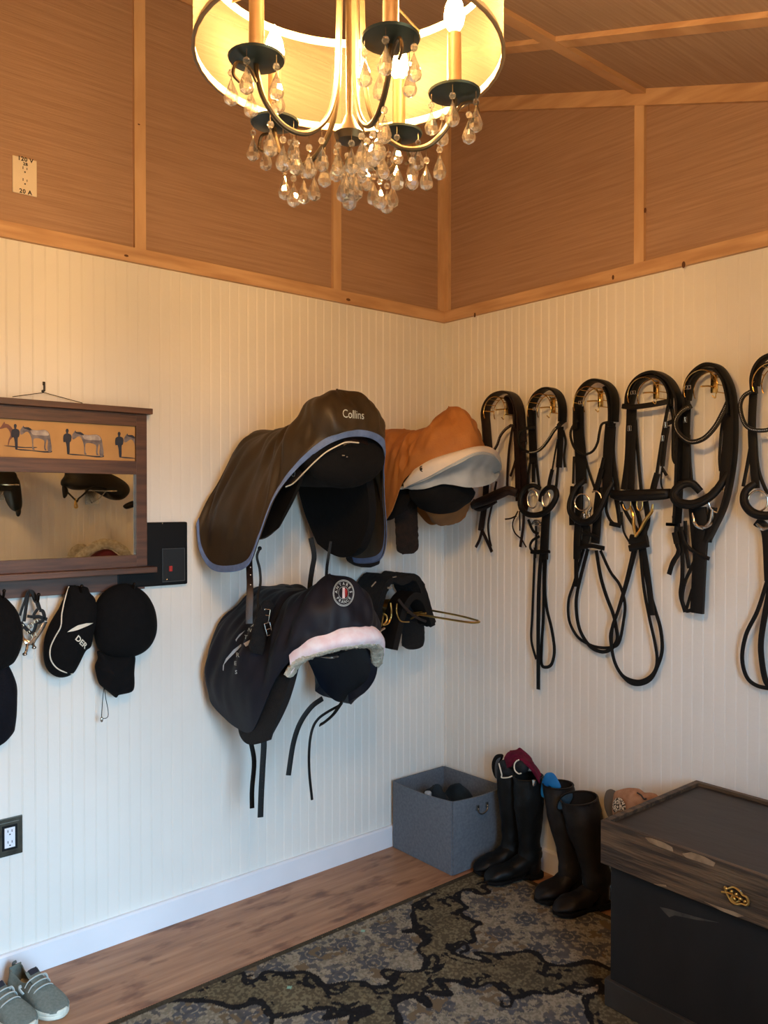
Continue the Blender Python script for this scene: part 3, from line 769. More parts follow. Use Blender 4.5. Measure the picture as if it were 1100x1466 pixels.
H = wrinkle(hood(st, ax, mir), .028, 17, 1.8, 11)
mb = MB(); mb.add(shell(H, .004)); mb.build('cloth', M_navy, c2)
HG = grid(H)
# round badge: rings, letters round the rim, a striped shield in the middle
o = onY(492, 849, -.80); A = (RIGHT * 1.0).normalized() * .80; B = Vector((0, 0, 1)); D = ray(492, 849)
def annulus(r0, r1, k=36):
    v = [(r * math.cos(2 * PI * i / k), r * math.sin(2 * PI * i / k), 0) for r in (r0, r1) for i in range(k)]
    return v, [(i, (i + 1) % k, k + (i + 1) % k, k + i) for i in range(k)]
parts_ = [annulus(.0445, .0465), annulus(.041, .0425), annulus(.0215, .0228)]
def arc_text(s, r, a_mid, span, size, flip=False):
    out = []
    for i, chx in enumerate(s):
        a = a_mid + (i - (len(s) - 1) / 2) * (span / max(1, len(s) - 1)) * (1 if flip else -1)
        rot = a - PI / 2 if not flip else a + PI / 2
        v, f = text_mesh(chx, size, bold=.0003); c_, s_ = math.cos(rot), math.sin(rot)
        out.append(([(r * math.cos(a) + x * c_ - y * s_, r * math.sin(a) + x * s_ + y * c_, 0) for x, y, z in v], f))
    return out
parts_ += arc_text('ANTARES', .0318, PI / 2, math.radians(168), .0145) + arc_text('FRANCE', .0318, -PI / 2, math.radians(108), .0145, True)
bd = stitched('badge', parts_, M_embro, c2, tuple(o), A, B, D, HG)
rect = lambda x0, x1, y0, y1: ([(x0, y0, 0), (x1, y0, 0), (x1, y1, 0), (x0, y1, 0)], [(0, 1, 2, 3)])
stitched('badge_white_stripe', [rect(-.006, .005, -.019, .019)], M_pinkq, bd, tuple(o), A, B, D, HG, .0015)
stitched('badge_red_stripe', [rect(.005, .013, -.015, .015), rect(.013, .016, -.010, .010)], M_red, bd, tuple(o), A, B, D, HG, .0015)
# letters down the flap, crescents and the buckle end
T7 = lambda x, y: onY(290 + x * .2455, 820 + y * .2455, -.60)
lets = []
for chx, x, y, sz, rot in (('A', 312, 290, .030, .5), ('N', 288, 318, .026, .4), ('T', 262, 366, .030, .2), ('R', 207, 486, .032, 0), ('E', 192, 542, .028, 0), ('S', 197, 600, .026, 0)):
    v, f = text_mesh(chx, sz * .72, bold=.0003); o_ = T7(x, y); c_, s_ = math.cos(-rot), math.sin(-rot)
    lets.append(place(([(a * c_ - b * s_, a * s_ + b * c_, 0) for a, b, z in v], f), tuple(o_), RIGHT * .9, Vector((0, 0, 1))))
mb = MB()
for vf in lets: mb.add(decal(vf, HG, .0015, .006, ray(340, 930)))
mb.build('stitched_letters', M_embro, c2, smooth=False)
mb = MB()
for poly in (((203, 395), (200, 380), (225, 345), (265, 318), (235, 350), (212, 375)), ((112, 590), (113, 560), (135, 510), (185, 450), (238, 410), (240, 425), (195, 470), (150, 515), (122, 550), (118, 595))):
    P = [tuple(T7(*q)) for q in poly]; mb.add(decal((P, [tuple(range(len(P)))]), HG, .0016, .006, ray(330, 930)))
mb.build('stitched_swoosh', M_greyq, c2, smooth=False)
def onto(x, y, lift, tr):
    d = ray(290 + x * .2455, 820 + y * .2455).normalized(); h = tr.ray_cast(CAM, d); p = h[0] if h[0] else T7(x, y)
    return p - d * lift
tr2 = BVHTree.FromPolygons([Vector(p) for p in HG[0]], HG[1])
P = [onto(x, y, .012, tr2) for x, y in ((415, 180), (375, 240), (350, 330), (330, 420), (315, 470))]
fluffy('girth_end', M_blackfl, s2, [tuple(p) for p in P], .085, .03, (0, 1, .2), .003)
mb = MB(); p = onto(247, 422, .006, tr2); q = onto(292, 398, .006, tr2)
mb.add(sweep([tuple(p), tuple(q)], .018, .003, (0, 1, 0))); mb.build('reflective_tab', M_whiteq, c2)
for (x, y, a) in ((374, 248, -.15), (385, 328, .25)):
    mb = MB(); p = onto(x, y, .032, tr2); u = RIGHT * math.cos(a) + Vector((0, 0, math.sin(a))); v_ = Vector((0, 0, math.cos(a))) - RIGHT * math.sin(a)
    for s_ in (-1, 1):
        mb.add(tube([tuple(p + u * .010 * s_ - v_ * .022), tuple(p + u * .010 * s_ + v_ * .022)], .0018, n=1)); mb.add(tube([tuple(p - u * .010 + v_ * .022 * s_), tuple(p + u * .010 + v_ * .022 * s_)], .0018, n=1))
    mb.add(tube([tuple(p - u * .010), tuple(p + u * .012)], .0018, n=1)); mb.build('girth_buckle', M_steel, s2)

# --- saddle under the tan cover -------------------------------------------------------------------
ax = -.41
rack(ax, 1.70, 'saddle_rack', 'steel wire rack carrying the saddle with the tan cover near the corner')
s3 = empty('covered_saddle', (ax, -.06, 1.75))
tag(s3, 'dark saddle with a white pad beneath the tan canvas cover near the corner', 'saddle', 'saddles on the wall racks')
saddle_core(s3, ax, 1.80, 1.63, .92)
flap(s3, 'flap', M_blackf, ax, -1, 1.78, 1.50, -.06, -.36, .08, .13, .014, .6)
# white pad: a scoop round the cantle, pale outside, grey within
rowsw = []
Tt = lambda x, y, yy: tuple(onY(480 + x * .2364, 560 + y * .2364, yy))
up_ = ((425, 578, -.36), (450, 530, -.40), (500, 470, -.44), (580, 420, -.49), (700, 385, -.54), (820, 362, -.575), (905, 352, -.56), (960, 372, -.53), (985, 410, -.50), (990, 460, -.47))
mi_ = ((425, 584, -.37), (470, 560, -.42), (560, 520, -.49), (640, 480, -.55), (740, 430, -.61), (850, 378, -.64), (930, 380, -.62), (975, 410, -.59), (998, 450, -.55), (998, 480, -.50))
lo_ = ((425, 588, -.36), (480, 590, -.40), (560, 588, -.46), (640, 562, -.50), (720, 562, -.53), (800, 582, -.56), (870, 580, -.56), (940, 562, -.55), (980, 530, -.53), (998, 495, -.50))
inn = ((425, 584, -.33), (480, 580, -.35), (560, 570, -.38), (640, 545, -.40), (720, 510, -.42), (800, 480, -.44), (880, 470, -.45), (930, 470, -.45), (965, 475, -.46), (985, 478, -.47))
rowsw = [[Tt(*a), Tt(*b)] for a, b in zip(up_, mi_)]
cen_ = [[Tt(*a), tuple((Vector(Tt(*a)) + Vector(Tt(*b))) / 2 + Vector((-.008, -.008, .012))), Tt(*b)] for a, b in zip(up_, mi_)]
mb = MB(); mb.add(shell(surf(cen_, 6, 4), .008)); pad = mb.build('white_pad', M_whiteq, s3)
gi = [[Tt(*b), tuple((Vector(Tt(*b)) + Vector(Tt(*c))) / 2 + Vector((0, .03, 0))), Tt(*c)] for b, c in zip(mi_, lo_)]
mb = MB(); mb.add(shell(wrinkle(surf(gi, 6, 4), .006, 12, 3, 4), .008)); mb.build('pad_underside', M_greyq, pad)
mb = MB(); mb.add(tube([Tt(*b) for b in mi_], .0035, n=5)); mb.build('pad_binding', M_greyq, pad)
mb = MB(); p = Vector(Tt(523, 477, -.47)); mb.add(ring(p + Vector((-.003, -.006, .004)), .0085, .0105, (-.4, -1, .3), .0018, k=16)); mb.add(ball(p + Vector((-.002, -.003, .003)), .007, 10)); mb.build('snap_button', M_dbrown, pad)
# black gullet and tan pocket under the pad
rb = [[Tt(470, 590, -.34), Tt(560, 570, -.40), Tt(640, 555, -.44), Tt(720, 560, -.46), Tt(800, 585, -.46)],
      [Tt(500, 605, -.36), Tt(570, 610, -.42), Tt(640, 612, -.45), Tt(720, 612, -.46), Tt(790, 605, -.45)],
      [Tt(550, 650, -.34), Tt(590, 670, -.38), Tt(640, 685, -.40), Tt(690, 675, -.40), Tt(750, 630, -.40)]]
mb = MB(); mb.add(shell(surf(rb, 6, 4), .05, True)); mb.build('gullet_panel', M_blackf, s3)
st = [[(0, -.035, 1.895), (-.07, -.035, 1.885), (-.12, -.035, 1.83), (-.15, -.035, 1.70), (-.155, -.035, 1.60)],
      [(0, -.10, 1.90), (-.08, -.10, 1.885), (-.13, -.10, 1.82), (-.16, -.10, 1.66), (-.16, -.10, 1.52)],
      [(0, -.18, 1.895), (-.08, -.18, 1.88), (-.14, -.18, 1.81), (-.17, -.18, 1.64), (-.165, -.18, 1.475)],
      [(0, -.25, 1.885), (-.09, -.26, 1.865), (-.15, -.27, 1.79), (-.175, -.28, 1.66), (-.175, -.28, 1.53)],
      [(0, -.30, 1.885), (-.10, -.32, 1.855), (-.155, -.34, 1.79), (-.18, -.35, 1.71), (-.18, -.35, 1.64)],
      [(0, -.36, 1.91), (-.10, -.385, 1.87), (-.155, -.40, 1.81), (-.18, -.405, 1.735), (-.18, -.40, 1.685)],
      [(0, -.41, 1.945), (-.09, -.445, 1.905), (-.135, -.465, 1.85), (-.155, -.485, 1.785), (-.16, -.49, 1.735)],
      [(0, -.44, 1.965), (-.06, -.49, 1.935), (-.08, -.53, 1.88), (-.09, -.555, 1.81), (-.095, -.56, 1.762)],
      [(0, -.445, 1.97), (0, -.51, 1.945), (0, -.56, 1.89), (0, -.59, 1.825), (0, -.595, 1.775)]]
mir = [[(p[0] * 1.0, p[1], p[2]) for p in r] for r in st]
mir[5] = [(p[0] * 1.05, p[1], p[2] + .01 * k_) for k_, p in enumerate(st[5])]
mir[6] = [(p[0] * 1.15, p[1], p[2] + .004 * k_) for k_, p in enumerate(st[6])]
c3 = empty('saddle_cover', (ax, -.05, 1.97))
tag(c3, 'tan canvas saddle cover with gathered edge, above a turned-up white pad', 'saddle cover', 'covers over the saddles')
H = wrinkle(hood(st, ax, mir), .024, 24, 2.4, 21)
mb = MB(); mb.add(shell(H, .004)); mb.build('cloth', M_tan, c3)
rows = [[Tt(480, 600, -.38), Tt(560, 690, -.36), Tt(640, 680, -.40), Tt(720, 650, -.40), Tt(800, 595, -.42), Tt(835, 590, -.40)],
        [Tt(485, 615, -.36), Tt(570, 750, -.34), Tt(640, 755, -.37), Tt(720, 730, -.38), Tt(790, 660, -.38), Tt(835, 620, -.36)],
        [Tt(490, 620, -.30), Tt(580, 780, -.28), Tt(640, 815, -.29), Tt(720, 805, -.30), Tt(785, 760, -.30), Tt(830, 660, -.30)]]
mb = MB(); mb.add(shell(wrinkle(surf(rows, 5, 5), .006, 5, 14, 9, .6), .006)); mb.build('gathered_pocket', M_tand, c3)
rows = [[Tt(770, 620, -.30), Tt(800, 600, -.31), Tt(840, 590, -.30)], [Tt(740, 720, -.28), Tt(790, 680, -.29), Tt(828, 640, -.28)], [Tt(700, 805, -.27), Tt(750, 795, -.27), Tt(790, 762, -.27)]]
mb = MB(); mb.add(shell(surf(rows, 5, 5), .006)); mb.build('far_side_panel', M_tan, c3)
P = [Tt(430, 600, -.20), Tt(430, 680, -.22), Tt(432, 780, -.22), Tt(436, 880, -.22), Tt(440, 985, -.22)]
fluffy('girth_end', M_brownf, s3, P, .105, .035, (.3, 1, 0))
P = [Tt(215, 700, -.12), Tt(190, 860, -.14), Tt(175, 960, -.16), Tt(165, 1060, -.17)]
g_ = fluffy('girth', M_brownf, None, P, .15, .035, (.5, 1, 0))
for vv in g_.data.vertices: vv.co -= Vector(P[0])
g_.location = P[0]; WORLD[g_.name] = Vector(P[0])
tag(g_, 'dark brown sheepskin girth hanging on the wall behind the olive cover', 'girth')

# --- black pad on the wire rack below the tan cover ---------------------------------------------
ax = -.43
rk = rack(ax + .03, 1.105, 'saddle_rack', 'brass wire rack holding the black saddle pad, its loop sticking out near the corner', .60, M_gold)
TB = lambda x, y, yy: onY(510 + x * .1727, 800 + y * .1727, yy)
pd = empty('saddle_pad', (ax, -.05, 1.27))
tag(pd, 'black fleece-edged saddle pad slung over the brass rack behind the navy cover', 'saddle pad')
rows = []
for y, k_ in ((-.03, 1.0), (-.09, 1.03), (-.15, 1.03), (-.21, .98)):
    rows.append([(ax - .17 * k_ + dy_, y, z) for dy_, z in ((-.0, .98), (.0, 1.08), (.015, 1.17), (.05, 1.235))] + [(ax - .075, y, 1.268), (ax - .02, y, 1.25), (ax + .035, y, 1.268)] +
                [(ax + .035 + a * k_, y, z) for a, z in ((.05, 1.245), (.085, 1.19), (.12, 1.10), (.14, 1.03))])
mb = MB(); mb.add(fuzz(shell(surf(rows, 5, 5), .03), .004, 120)); mb.build('outer_pad', M_blackfl, pd)
rows = []
for y, k_ in ((-.19, .9), (-.24, 1.0), (-.29, .9)):
    rows.append([(ax - .13 - .02 * k_, y, .97), (ax - .12, y, 1.06), (ax - .085, y, 1.15), (ax - .03, y, 1.195), (ax + .03, y, 1.18), (ax + .07, y, 1.12), (ax + .10, y, 1.06)])
mb = MB(); mb.add(shell(surf(rows, 5, 5), .03)); mb.build('inner_roll', M_black, pd)
fluffy('side_flap', M_blackfl, pd, [(ax + .03, -.17, 1.13), (ax + .055, -.18, 1.08), (ax + .065, -.18, 1.00), (ax + .065, -.18, .935)], .125, .05, (0, 1, 0), .005)
mb = MB(); mb.add(box(ax - .135, ax - .115, -.246, -.24, 1.215, 1.223)); 
p = TB(147, 212, -.30); mb.add(sweep([tuple(p + Vector((-.012, 0, -.008))), tuple(p + Vector((.010, 0, .010)))], .006, .003, (0, 1, 0)))
p = TB(318, 152, -.25); mb.add(sweep([tuple(p + Vector((-.010, 0, .0))), tuple(p + Vector((.010, 0, .002)))], .005, .003, (0, 1, 0))); mb.build('logo_tag', M_steel, pd)
# stirrup hanging from the rack
sr = empty('stirrup_iron', tuple(TB(280, 360, -.30)))
tag(sr, 'small brass-coloured stirrup iron hanging inside the black saddle pad', 'stirrup')
mb = MB(); mb.add(tube([tuple(TB(x, y, -.30)) for x, y in ((232, 455), (255, 480), (250, 520), (225, 548), (265, 535), (288, 490), (292, 430), (285, 365))], .0038, n=6)); mb.build('branch', M_gold, sr)
mb = MB(); mb.add(tube([tuple(TB(x, y, -.29)) for x, y in ((340, 370), (335, 430), (350, 490), (380, 520), (440, 522))], .003, n=6)); mb.build('tread', M_gold, sr)
mb = MB(); mb.add(strap([tuple(TB(x, y, -.31)) for x, y in ((350, 335), (400, 400), (460, 455), (520, 495), (580, 520))], .012, .004, (.2, 1, 0))); mb.build('leather', M_dbrown, sr)
mb = MB(); mb.add(tube([tuple(TB(x, y, -.30)) for x, y in ((190, 640), (200, 600), (235, 575))], .005, n=6)); mb.add(tube([tuple(TB(x, y, -.31)) for x, y in ((185, 735), (180, 700), (200, 680), (235, 662))], .0032, n=6)); mb.build('hook', M_steel, sr)
# ---------------------------------------------------------------- bridles on brass hooks along the right wall
M_bl = mat('black_bridle_leather', (13, 12, 12), .55, rgb2=(8, 8, 8), scale=60, spec=.25)
M_br = mat('brown_bridle_leather', (34, 20, 17), .45, rgb2=(22, 13, 11), scale=60, spec=.3)
M_gem = mat('crystal_studs', (214, 210, 200), .2, metal=.6, var=.5, scale=300)
M_padl = mat('soft_noseband_leather', (17, 16, 16), .55, rgb2=(10, 9, 9), scale=40, spec=.25)
M_padb = mat('soft_brown_noseband', (38, 22, 18), .55, rgb2=(24, 14, 12), scale=40, spec=.4)
M_hook = mat('polished_brass_hook', (214, 176, 104), .22, metal=1.0, var=.1)

class Bridle:
    """straps are traced on the wall-parallel plane they hang in; off = distance out from the wall"""
    def __init__(s, crop, label, top, leather=None):
        s.ox, s.oy, s.k = crop; s.lm = leather or M_bl; s.off = .05
        p = s.at(top[0], top[1], .05); s.root = empty('bridle', tuple(p)); tag(s.root, label, 'bridle', 'bridles hanging along the right wall'); s.top = p
    def at(s, x, y, off): return onX(s.ox + x * s.k, s.oy + y * s.k, -off)
    def path(s, pts, off, off2=None):
        n_ = len(pts); return [tuple(s.at(p[0], p[1], p[2] if len(p) > 2 else off + ((off2 - off) * i / (n_ - 1) if off2 is not None else 0))) for i, p in enumerate(pts)]
    def st(s, name, pts, w, off=.045, t=.006, off2=None, m=None, parent=None, sq=.5):
        P = spline(s.path(pts, off, off2), 6); mb = MB(); mb.add(sweep(P, w, t, (1, 0, 0), 8, sq=sq)); 
        return mb.build(name, m or s.lm, parent or s.root)
    def crown(s, pts, w=.022, off=.055, t=.04): return s.st('crown_strap', pts, w * .72, off, t, sq=.45)
    def browband(s, pts, w, off=.075, gems=None, bulge=.02):
        n_ = len(pts); pp = [(p[0], p[1], off + bulge * math.sin(PI * i / (n_ - 1))) for i, p in enumerate(pts)]
        b_ = s.st('browband', pp, w, off, .008)
        if gems:
            Q = resample(spline(s.path(pp, off), 8), gems); mb = MB()
            for q in Q[2:-2]: mb.add(ball((q[0] - .005, q[1], q[2]), gems * .36, 6))
            mb.build('crystal_studs', M_gem, b_)
        return b_
    def noseband(s, pts, w, off=.06, bulge=.03, m=None, t=.02):
        n_ = len(pts); pp = [(p[0], p[1], off + bulge * math.sin(PI * i / (n_ - 1))) for i, p in enumerate(pts)]
        P = spline(s.path(pp, off), 7); W = [w * (.75 + .25 * math.sin(PI * i / (len(P) - 1))) for i in range(len(P))]
        mb = MB(); mb.add(sweep(P, W, t, (1, 0, 0), 12, sq=.75)); nb = mb.build('noseband', m or M_padl, s.root)
        mb = MB(); mb.add(tube([(a - t * .45, b, c) for a, b, c in P[4:-4]], .0035, n=1)); mb.build('raised_seam', s.lm, nb); return nb
    def bit(s, rings, mouth=(), off=.05, tr=.0035, m=None):
        mb = MB()
        for r in rings:
            c = s.at(r[0], r[1], off); e1 = (s.at(r[0] + r[2], r[1], off) - c).length; e2 = (s.at(r[0], r[1] + r[3], off) - c).length
            a0, a1 = (r[4], r[5]) if len(r) > 4 else (0, 2 * PI)
            mb.add(ring(c, e1, e2, (1, .25, 0), tr, a0=a0, a1=a1))
        b_ = mb.build('bit_ring', m or M_steel, s.root)
        for mo in mouth:
            mb = MB(); P = s.path(mo, off + .008); mb.add(tube(P, [.004 + .003 * math.sin(PI * i / ((len(P) - 1) * 6)) for i in range((len(P) - 1) * 6 + 1)], n=6)); mb.build('mouthpiece', m or M_steel, s.root)
    def buckle(s, x, y, off=.055, w=.018, h=.016):
        c = s.at(x, y, off); mb = MB()
        for a, b_ in (((0, -w / 2, -h / 2), (0, w / 2, -h / 2)), ((0, w / 2, -h / 2), (0, w / 2, h / 2)), ((0, w / 2, h / 2), (0, -w / 2, h / 2)), ((0, -w / 2, h / 2), (0, -w / 2, -h / 2)), ((0, 0, -h / 2), (-.003, 0, h / 2))):
            mb.add(tube([tuple(c + Vector(a)), tuple(c + Vector(b_))], .0014, n=1, k=6))
        return mb.build('buckle', M_steel, s.root)
    def rein(s, pts, w, off=.03, off2=None, t=.005): return s.st('rein', pts, w, off, t, off2)
    def cheek(s, pts, w, off=.045, **k): return s.st('cheekpiece', pts, w, off, **k)

def hook(px, py, r=.052, label=''):
    """brass bridle hook: wall plate, stem and a ladder of wire bent to a half ring that carries the crown"""
    c = onX(px, py, -.055); y0, z0 = c.y, c.z
    h = empty('bridle_hook', (0, y0, z0)); tag(h, label, 'hook', 'brass bridle hooks on the right wall')
    mb = MB(); mb.add(box(-.006, -.001, y0 - .012, y0 + .012, z0 - .014, z0 + .05, .002)); mb.build('wall_plate', M_hook, h)
    mb = MB(); mb.add(tube([(-.004, y0, z0 + .004), (-.03, y0 + .002, z0 + .008), (-.085, y0 + .004, z0 + .002)], .0032, n=4)); mb.add(tube([(-.004, y0, z0 + .03), (-.03, y0, z0 + r * .9)], .0028, n=1)); mb.build('stem', M_hook, h)
    mb = MB()
    for x in (-.030, -.096):
        P = [(x, y0 + r * math.cos(a), z0 - .005 + r * math.sin(a)) for a in [math.radians(-25 + 230 * i / 22) for i in range(23)]]
        mb.add(tube(P, .0021, n=1))
    mb.add(tube([(-.030, y0 + r, z0 + .002), (-.096, y0 + r, z0 + .002)], .002, n=1)); mb.build('half_ring', M_hook, h)
    mb = MB()
    for a in (5, 32, 60, 90, 120, 148, 175, 198):
        a = math.radians(a); y, z = y0 + r * math.cos(a), z0 - .005 + r * math.sin(a); mb.add(tube([(-.030, y, z), (-.096, y, z)], .0018, n=1))
    mb.add(tube([(-.096, y0 - r * .9, z0 - .03), (-.096, y0 - r * .86, z0 - .045), (-.10, y0 - r * .7, z0 - .035)], .002, n=4)); mb.build('rung', M_hook, h)
    return h
hook(717, 588, .063, 'brass hook holding the dark brown bridle nearest the corner')
hook(781, 585, .063, 'brass hook holding the bridle with the white-studded silver browband')
hook(849, 576, .063, 'brass hook holding the bridle with the jagged dark browband')
hook(929, 564, .063, 'brass hook holding the bridle with the plain straight browband')
hook(1012, 555, .063, 'brass hook holding the bridle whose reins are bundled up short')
hook(1113, 546, .063, 'brass hook cut by the right edge of the photo')

# 1: dark brown, nearest the corner
B = Bridle((670, 540, .1774), 'dark brown leather bridle without reins, hanging nearest the corner', (290, 130), M_br)
B.crown([(165, 600), (155, 480), (148, 380), (142, 290), (165, 210), (215, 150), (285, 122), (350, 132), (395, 180), (420, 260), (430, 380), (440, 520)], .017, .06, .055)
B.crown([(355, 300), (345, 215), (320, 170), (350, 155), (385, 210), (400, 300), (400, 420)], .012, .06, .045)
B.cheek([(372, 190), (385, 350), (395, 550), (403, 780), (408, 1000)], .030, .05)
B.cheek([(420, 240), (436, 480), (452, 740), (468, 1000), (450, 1090)], .034, .045)
B.cheek([(400, 500), (425, 750), (440, 980)], .03, .035)
B.browband([(355, 385), (300, 425), (260, 480), (235, 550), (195, 610), (165, 640)], .012, .07, .0075)
B.cheek([(160, 540), (172, 700), (150, 850), (140, 1000), (118, 1150), (105, 1240)], .034, .045)
B.cheek([(232, 840), (195, 1030), (165, 1180), (172, 1290), (188, 1365)], .010, .04)
B.cheek([(120, 1220), (95, 1310), (65, 1372)], .014, .05); B.cheek([(115, 1235), (155, 1320), (195, 1410)], .016, .05)
B.noseband([(400, 935), (330, 915), (270, 935), (170, 980), (80, 1015), (38, 1035)], .046, .06, .02, M_padb, .022)
B.noseband([(60, 990), (40, 1030), (90, 1065), (160, 1040), (230, 1000)], .022, .045, .01, M_padb, .014)
B.cheek([(366, 380), (340, 540), (325, 700), (318, 895)], .012, .055); B.cheek([(398, 620), (375, 710), (345, 800)], .011, .05)
B.st('tie', [(405, 1080), (362, 1180), (380, 1255), (435, 1310), (472, 1372)], .006, .045, .004); B.cheek([(452, 1060), (448, 1200), (424, 1370)], .013, .05)
B.st('tie', [(418, 1080), (420, 1240)], .006, .04, .004); B.st('tie', [(302, 1146), (345, 1140), (392, 1120)], .007, .05, .004)
B.buckle(388, 950); B.buckle(200, 262, .085, .02, .012)
# 2: black with silver browband
B = Bridle((730, 540, .1773), 'black bridle with a swooping silver white-studded browband and one long straight rein end', (300, 95))
B.crown([(178, 420), (174, 300), (180, 225), (215, 150), (270, 104), (320, 92), (370, 110), (408, 160), (426, 240), (425, 360)], .017, .06, .05)
B.cheek([(180, 260), (182, 420), (188, 580), (190, 700)], .042, .05)
B.cheek([(195, 690), (192, 850)], .018, .05); B.cheek([(165, 690), (150, 800), (150, 900)], .012, .045); B.cheek([(212, 640), (226, 780), (240, 890)], .012, .045)
B.browband([(200, 408), (150, 410), (95, 430), (70, 480), (80, 550), (130, 597), (190, 605), (250, 580), (310, 510), (360, 430), (412, 380)], .013, .07, None, .03)
b_ = B.browband([(110, 590), (150, 603), (195, 606), (250, 581), (310, 511), (355, 440), (392, 396)], .007, .082, .007, .024)
B.cheek([(392, 398), (420, 365), (446, 345)], .022, .07); B.cheek([(412, 400), (408, 560), (398, 730)], .030, .05)
B.cheek([(388, 500), (366, 620), (345, 745)], .007, .055); B.cheek([(345, 745), (325, 830), (312, 905)], .018, .055); B.cheek([(392, 720), (375, 890)], .012, .05)
B.cheek([(432, 430), (452, 520), (440, 640), (447, 728)], .010, .045)
B.noseband([(245, 900), (190, 875), (125, 900), (88, 980), (95, 1060), (150, 1108), (230, 1112), (300, 1080), (352, 1020), (378, 950), (360, 898), (310, 892), (265, 940), (250, 1000)], .024, .05, .035)
B.bit([(185, 985, 36, 72), (295, 985, 28, 62)], [[(190, 1165), (220, 1185), (255, 1175)], [(180, 1185), (215, 1160), (250, 1195)]], .055)
B.cheek([(150, 1150), (190, 1240), (232, 1262)], .012); B.cheek([(212, 1200), (215, 1300), (206, 1460)], .010)
B.cheek([(300, 1050), (290, 1180), (283, 1330), (280, 1470)], .038, .045, t=.014); B.cheek([(240, 1285), (185, 1318), (165, 1368), (190, 1405), (260, 1402), (325, 1412)], .011, .055)
B.cheek([(170, 1415), (250, 1420), (322, 1405)], .011, .06); B.buckle(205, 255, .088, .02, .012)
B.ox, B.oy, B.k = 740, 760, .2
B.rein([(190, -60), (180, 120), (162, 340), (155, 600), (155, 1000), (155, 1135)], .019, .045); B.rein([(215, 40), (202, 380), (215, 550), (250, 700), (270, 850), (252, 950), (212, 976), (178, 950), (180, 800), (192, 580), (196, 180)], .014, .035)
B.rein([(130, 120), (124, 300), (112, 600), (105, 780), (140, 920)], .011, .03)
# 3: black with the jagged browband
B = Bridle((730, 540, .1773), 'black bridle with a jagged dark browband and wide crossing reins, third from the corner', (700, 40))
B.crown([(545, 420), (548, 250), (560, 160), (600, 85), (660, 36), (720, 28), (790, 54), (834, 112), (850, 200), (845, 360)], .020, .06, .05)
B.crown([(770, 80), (800, 150), (816, 260), (815, 400)], .016, .075, .03)
B.cheek([(555, 240), (556, 450), (572, 620), (578, 860)], .055, .05); B.cheek([(520, 640), (512, 860)], .010, .045)
b_ = B.browband([(795, 362), (745, 380), (725, 450), (710, 530), (670, 598), (600, 625), (540, 592), (505, 530), (492, 450), (520, 380), (555, 350)], .009, .07, .0085, .03)
for c in b_.children: c.data.materials[0] = M_bl
B.cheek([(602, 620), (640, 760), (686, 895)], .010, .045); B.cheek([(815, 370), (800, 550), (790, 750), (792, 930)], .048, .05); B.cheek([(840, 400), (832, 600), (850, 780), (868, 930)], .020, .045)
B.cheek([(762, 650), (735, 760), (685, 920)], .016, .055); B.cheek([(745, 740), (715, 850), (700, 910)], .024, .06)
B.noseband([(610, 830), (540, 890), (495, 990), (490, 1080), (540, 1148), (610, 1172), (680, 1138), (735, 1050), (790, 930), (832, 850)], .028, .055, .03)
B.cheek([(725, 890), (725, 950), (712, 1060), (700, 1250), (690, 1340)], .038, .045, t=.012); B.cheek([(510, 880), (500, 1050), (502, 1195)], .024, .05)
B.cheek([(565, 880), (560, 1100), (548, 1300), (545, 1470)], .034, .05, t=.012); B.cheek([(610, 1160), (620, 1260), (600, 1380)], .034, .05, t=.012)
B.bit([(585, 1010, 52, 66), (690, 1000, 46, 80, PI * .35, PI * 1.1)], [[(575, 1130), (600, 1100), (605, 1160)], [(650, 1140), (640, 1090), (660, 1050)]], .06)
B.cheek([(790, 950), (780, 1070), (820, 1165), (890, 1200)], .012, .04); B.cheek([(888, 1200), (880, 1080), (866, 930)], .014, .045); B.cheek([(808, 1180), (895, 1200)], .018, .05)
B.cheek([(560, 1382), (650, 1362), (765, 1382)], .018, .06); B.cheek([(590, 1250), (660, 1275), (722, 1305)], .016, .06); B.buckle(575, 205, .088, .02, .012)
B.ox, B.oy, B.k = 740, 760, .2
B.rein([(432, -20), (427, 200), (428, 400)], .020, .035); B.rein([(480, 130), (412, 370), (372, 500), (376, 640), (430, 750), (500, 803), (575, 832), (670, 835), (732, 800), (766, 640), (775, 520), (740, 390), (670, 290), (600, 140)], .012, .03, .036)
B.rein([(510, 130), (442, 400), (426, 540), (450, 700), (520, 820), (600, 864), (670, 850), (720, 780), (710, 680), (690, 590), (640, 460), (600, 320), (570, 140)], .015, .04, .03)
# 4: black with plain browband
B = Bridle((870, 520, .2047), 'black bridle with a plain straight browband and a long looped rein, fourth from the corner', (320, 70))
B.crown([(150, 300), (157, 220), (192, 142), (250, 88), (320, 66), (380, 80), (438, 122), (478, 190), (503, 280), (508, 500), (503, 720), (492, 1000), (485, 1120)], .021, .06, .05)
B.crown([(165, 290), (200, 165), (260, 108), (330, 92), (398, 128), (436, 205), (438, 300)], .015, .07, .035)
B.browband([(106, 300), (150, 306), (200, 305), (330, 287), (445, 264)], .020, .075, None, .02)
B.cheek([(160, 270), (152, 500), (142, 700), (116, 885)], .030, .045); B.cheek([(182, 320), (178, 500), (172, 700), (165, 885)], .028, .05); B.cheek([(195, 400), (215, 650), (236, 892)], .013, .04)
B.cheek([(430, 275), (402, 420), (372, 600), (345, 780)], .013, .05); B.cheek([(422, 440), (402, 560), (384, 722)], .018, .05); B.cheek([(350, 770), (330, 840), (316, 900)], .026, .055)
B.cheek([(385, 722), (375, 830), (390, 892)], .006, .045); B.cheek([(384, 735), (414, 785)], .011, .055); B.cheek([(442, 290), (462, 400), (460, 640), (476, 700)], .013, .04); B.cheek([(395, 435), (435, 415), (472, 398)], .016, .065)
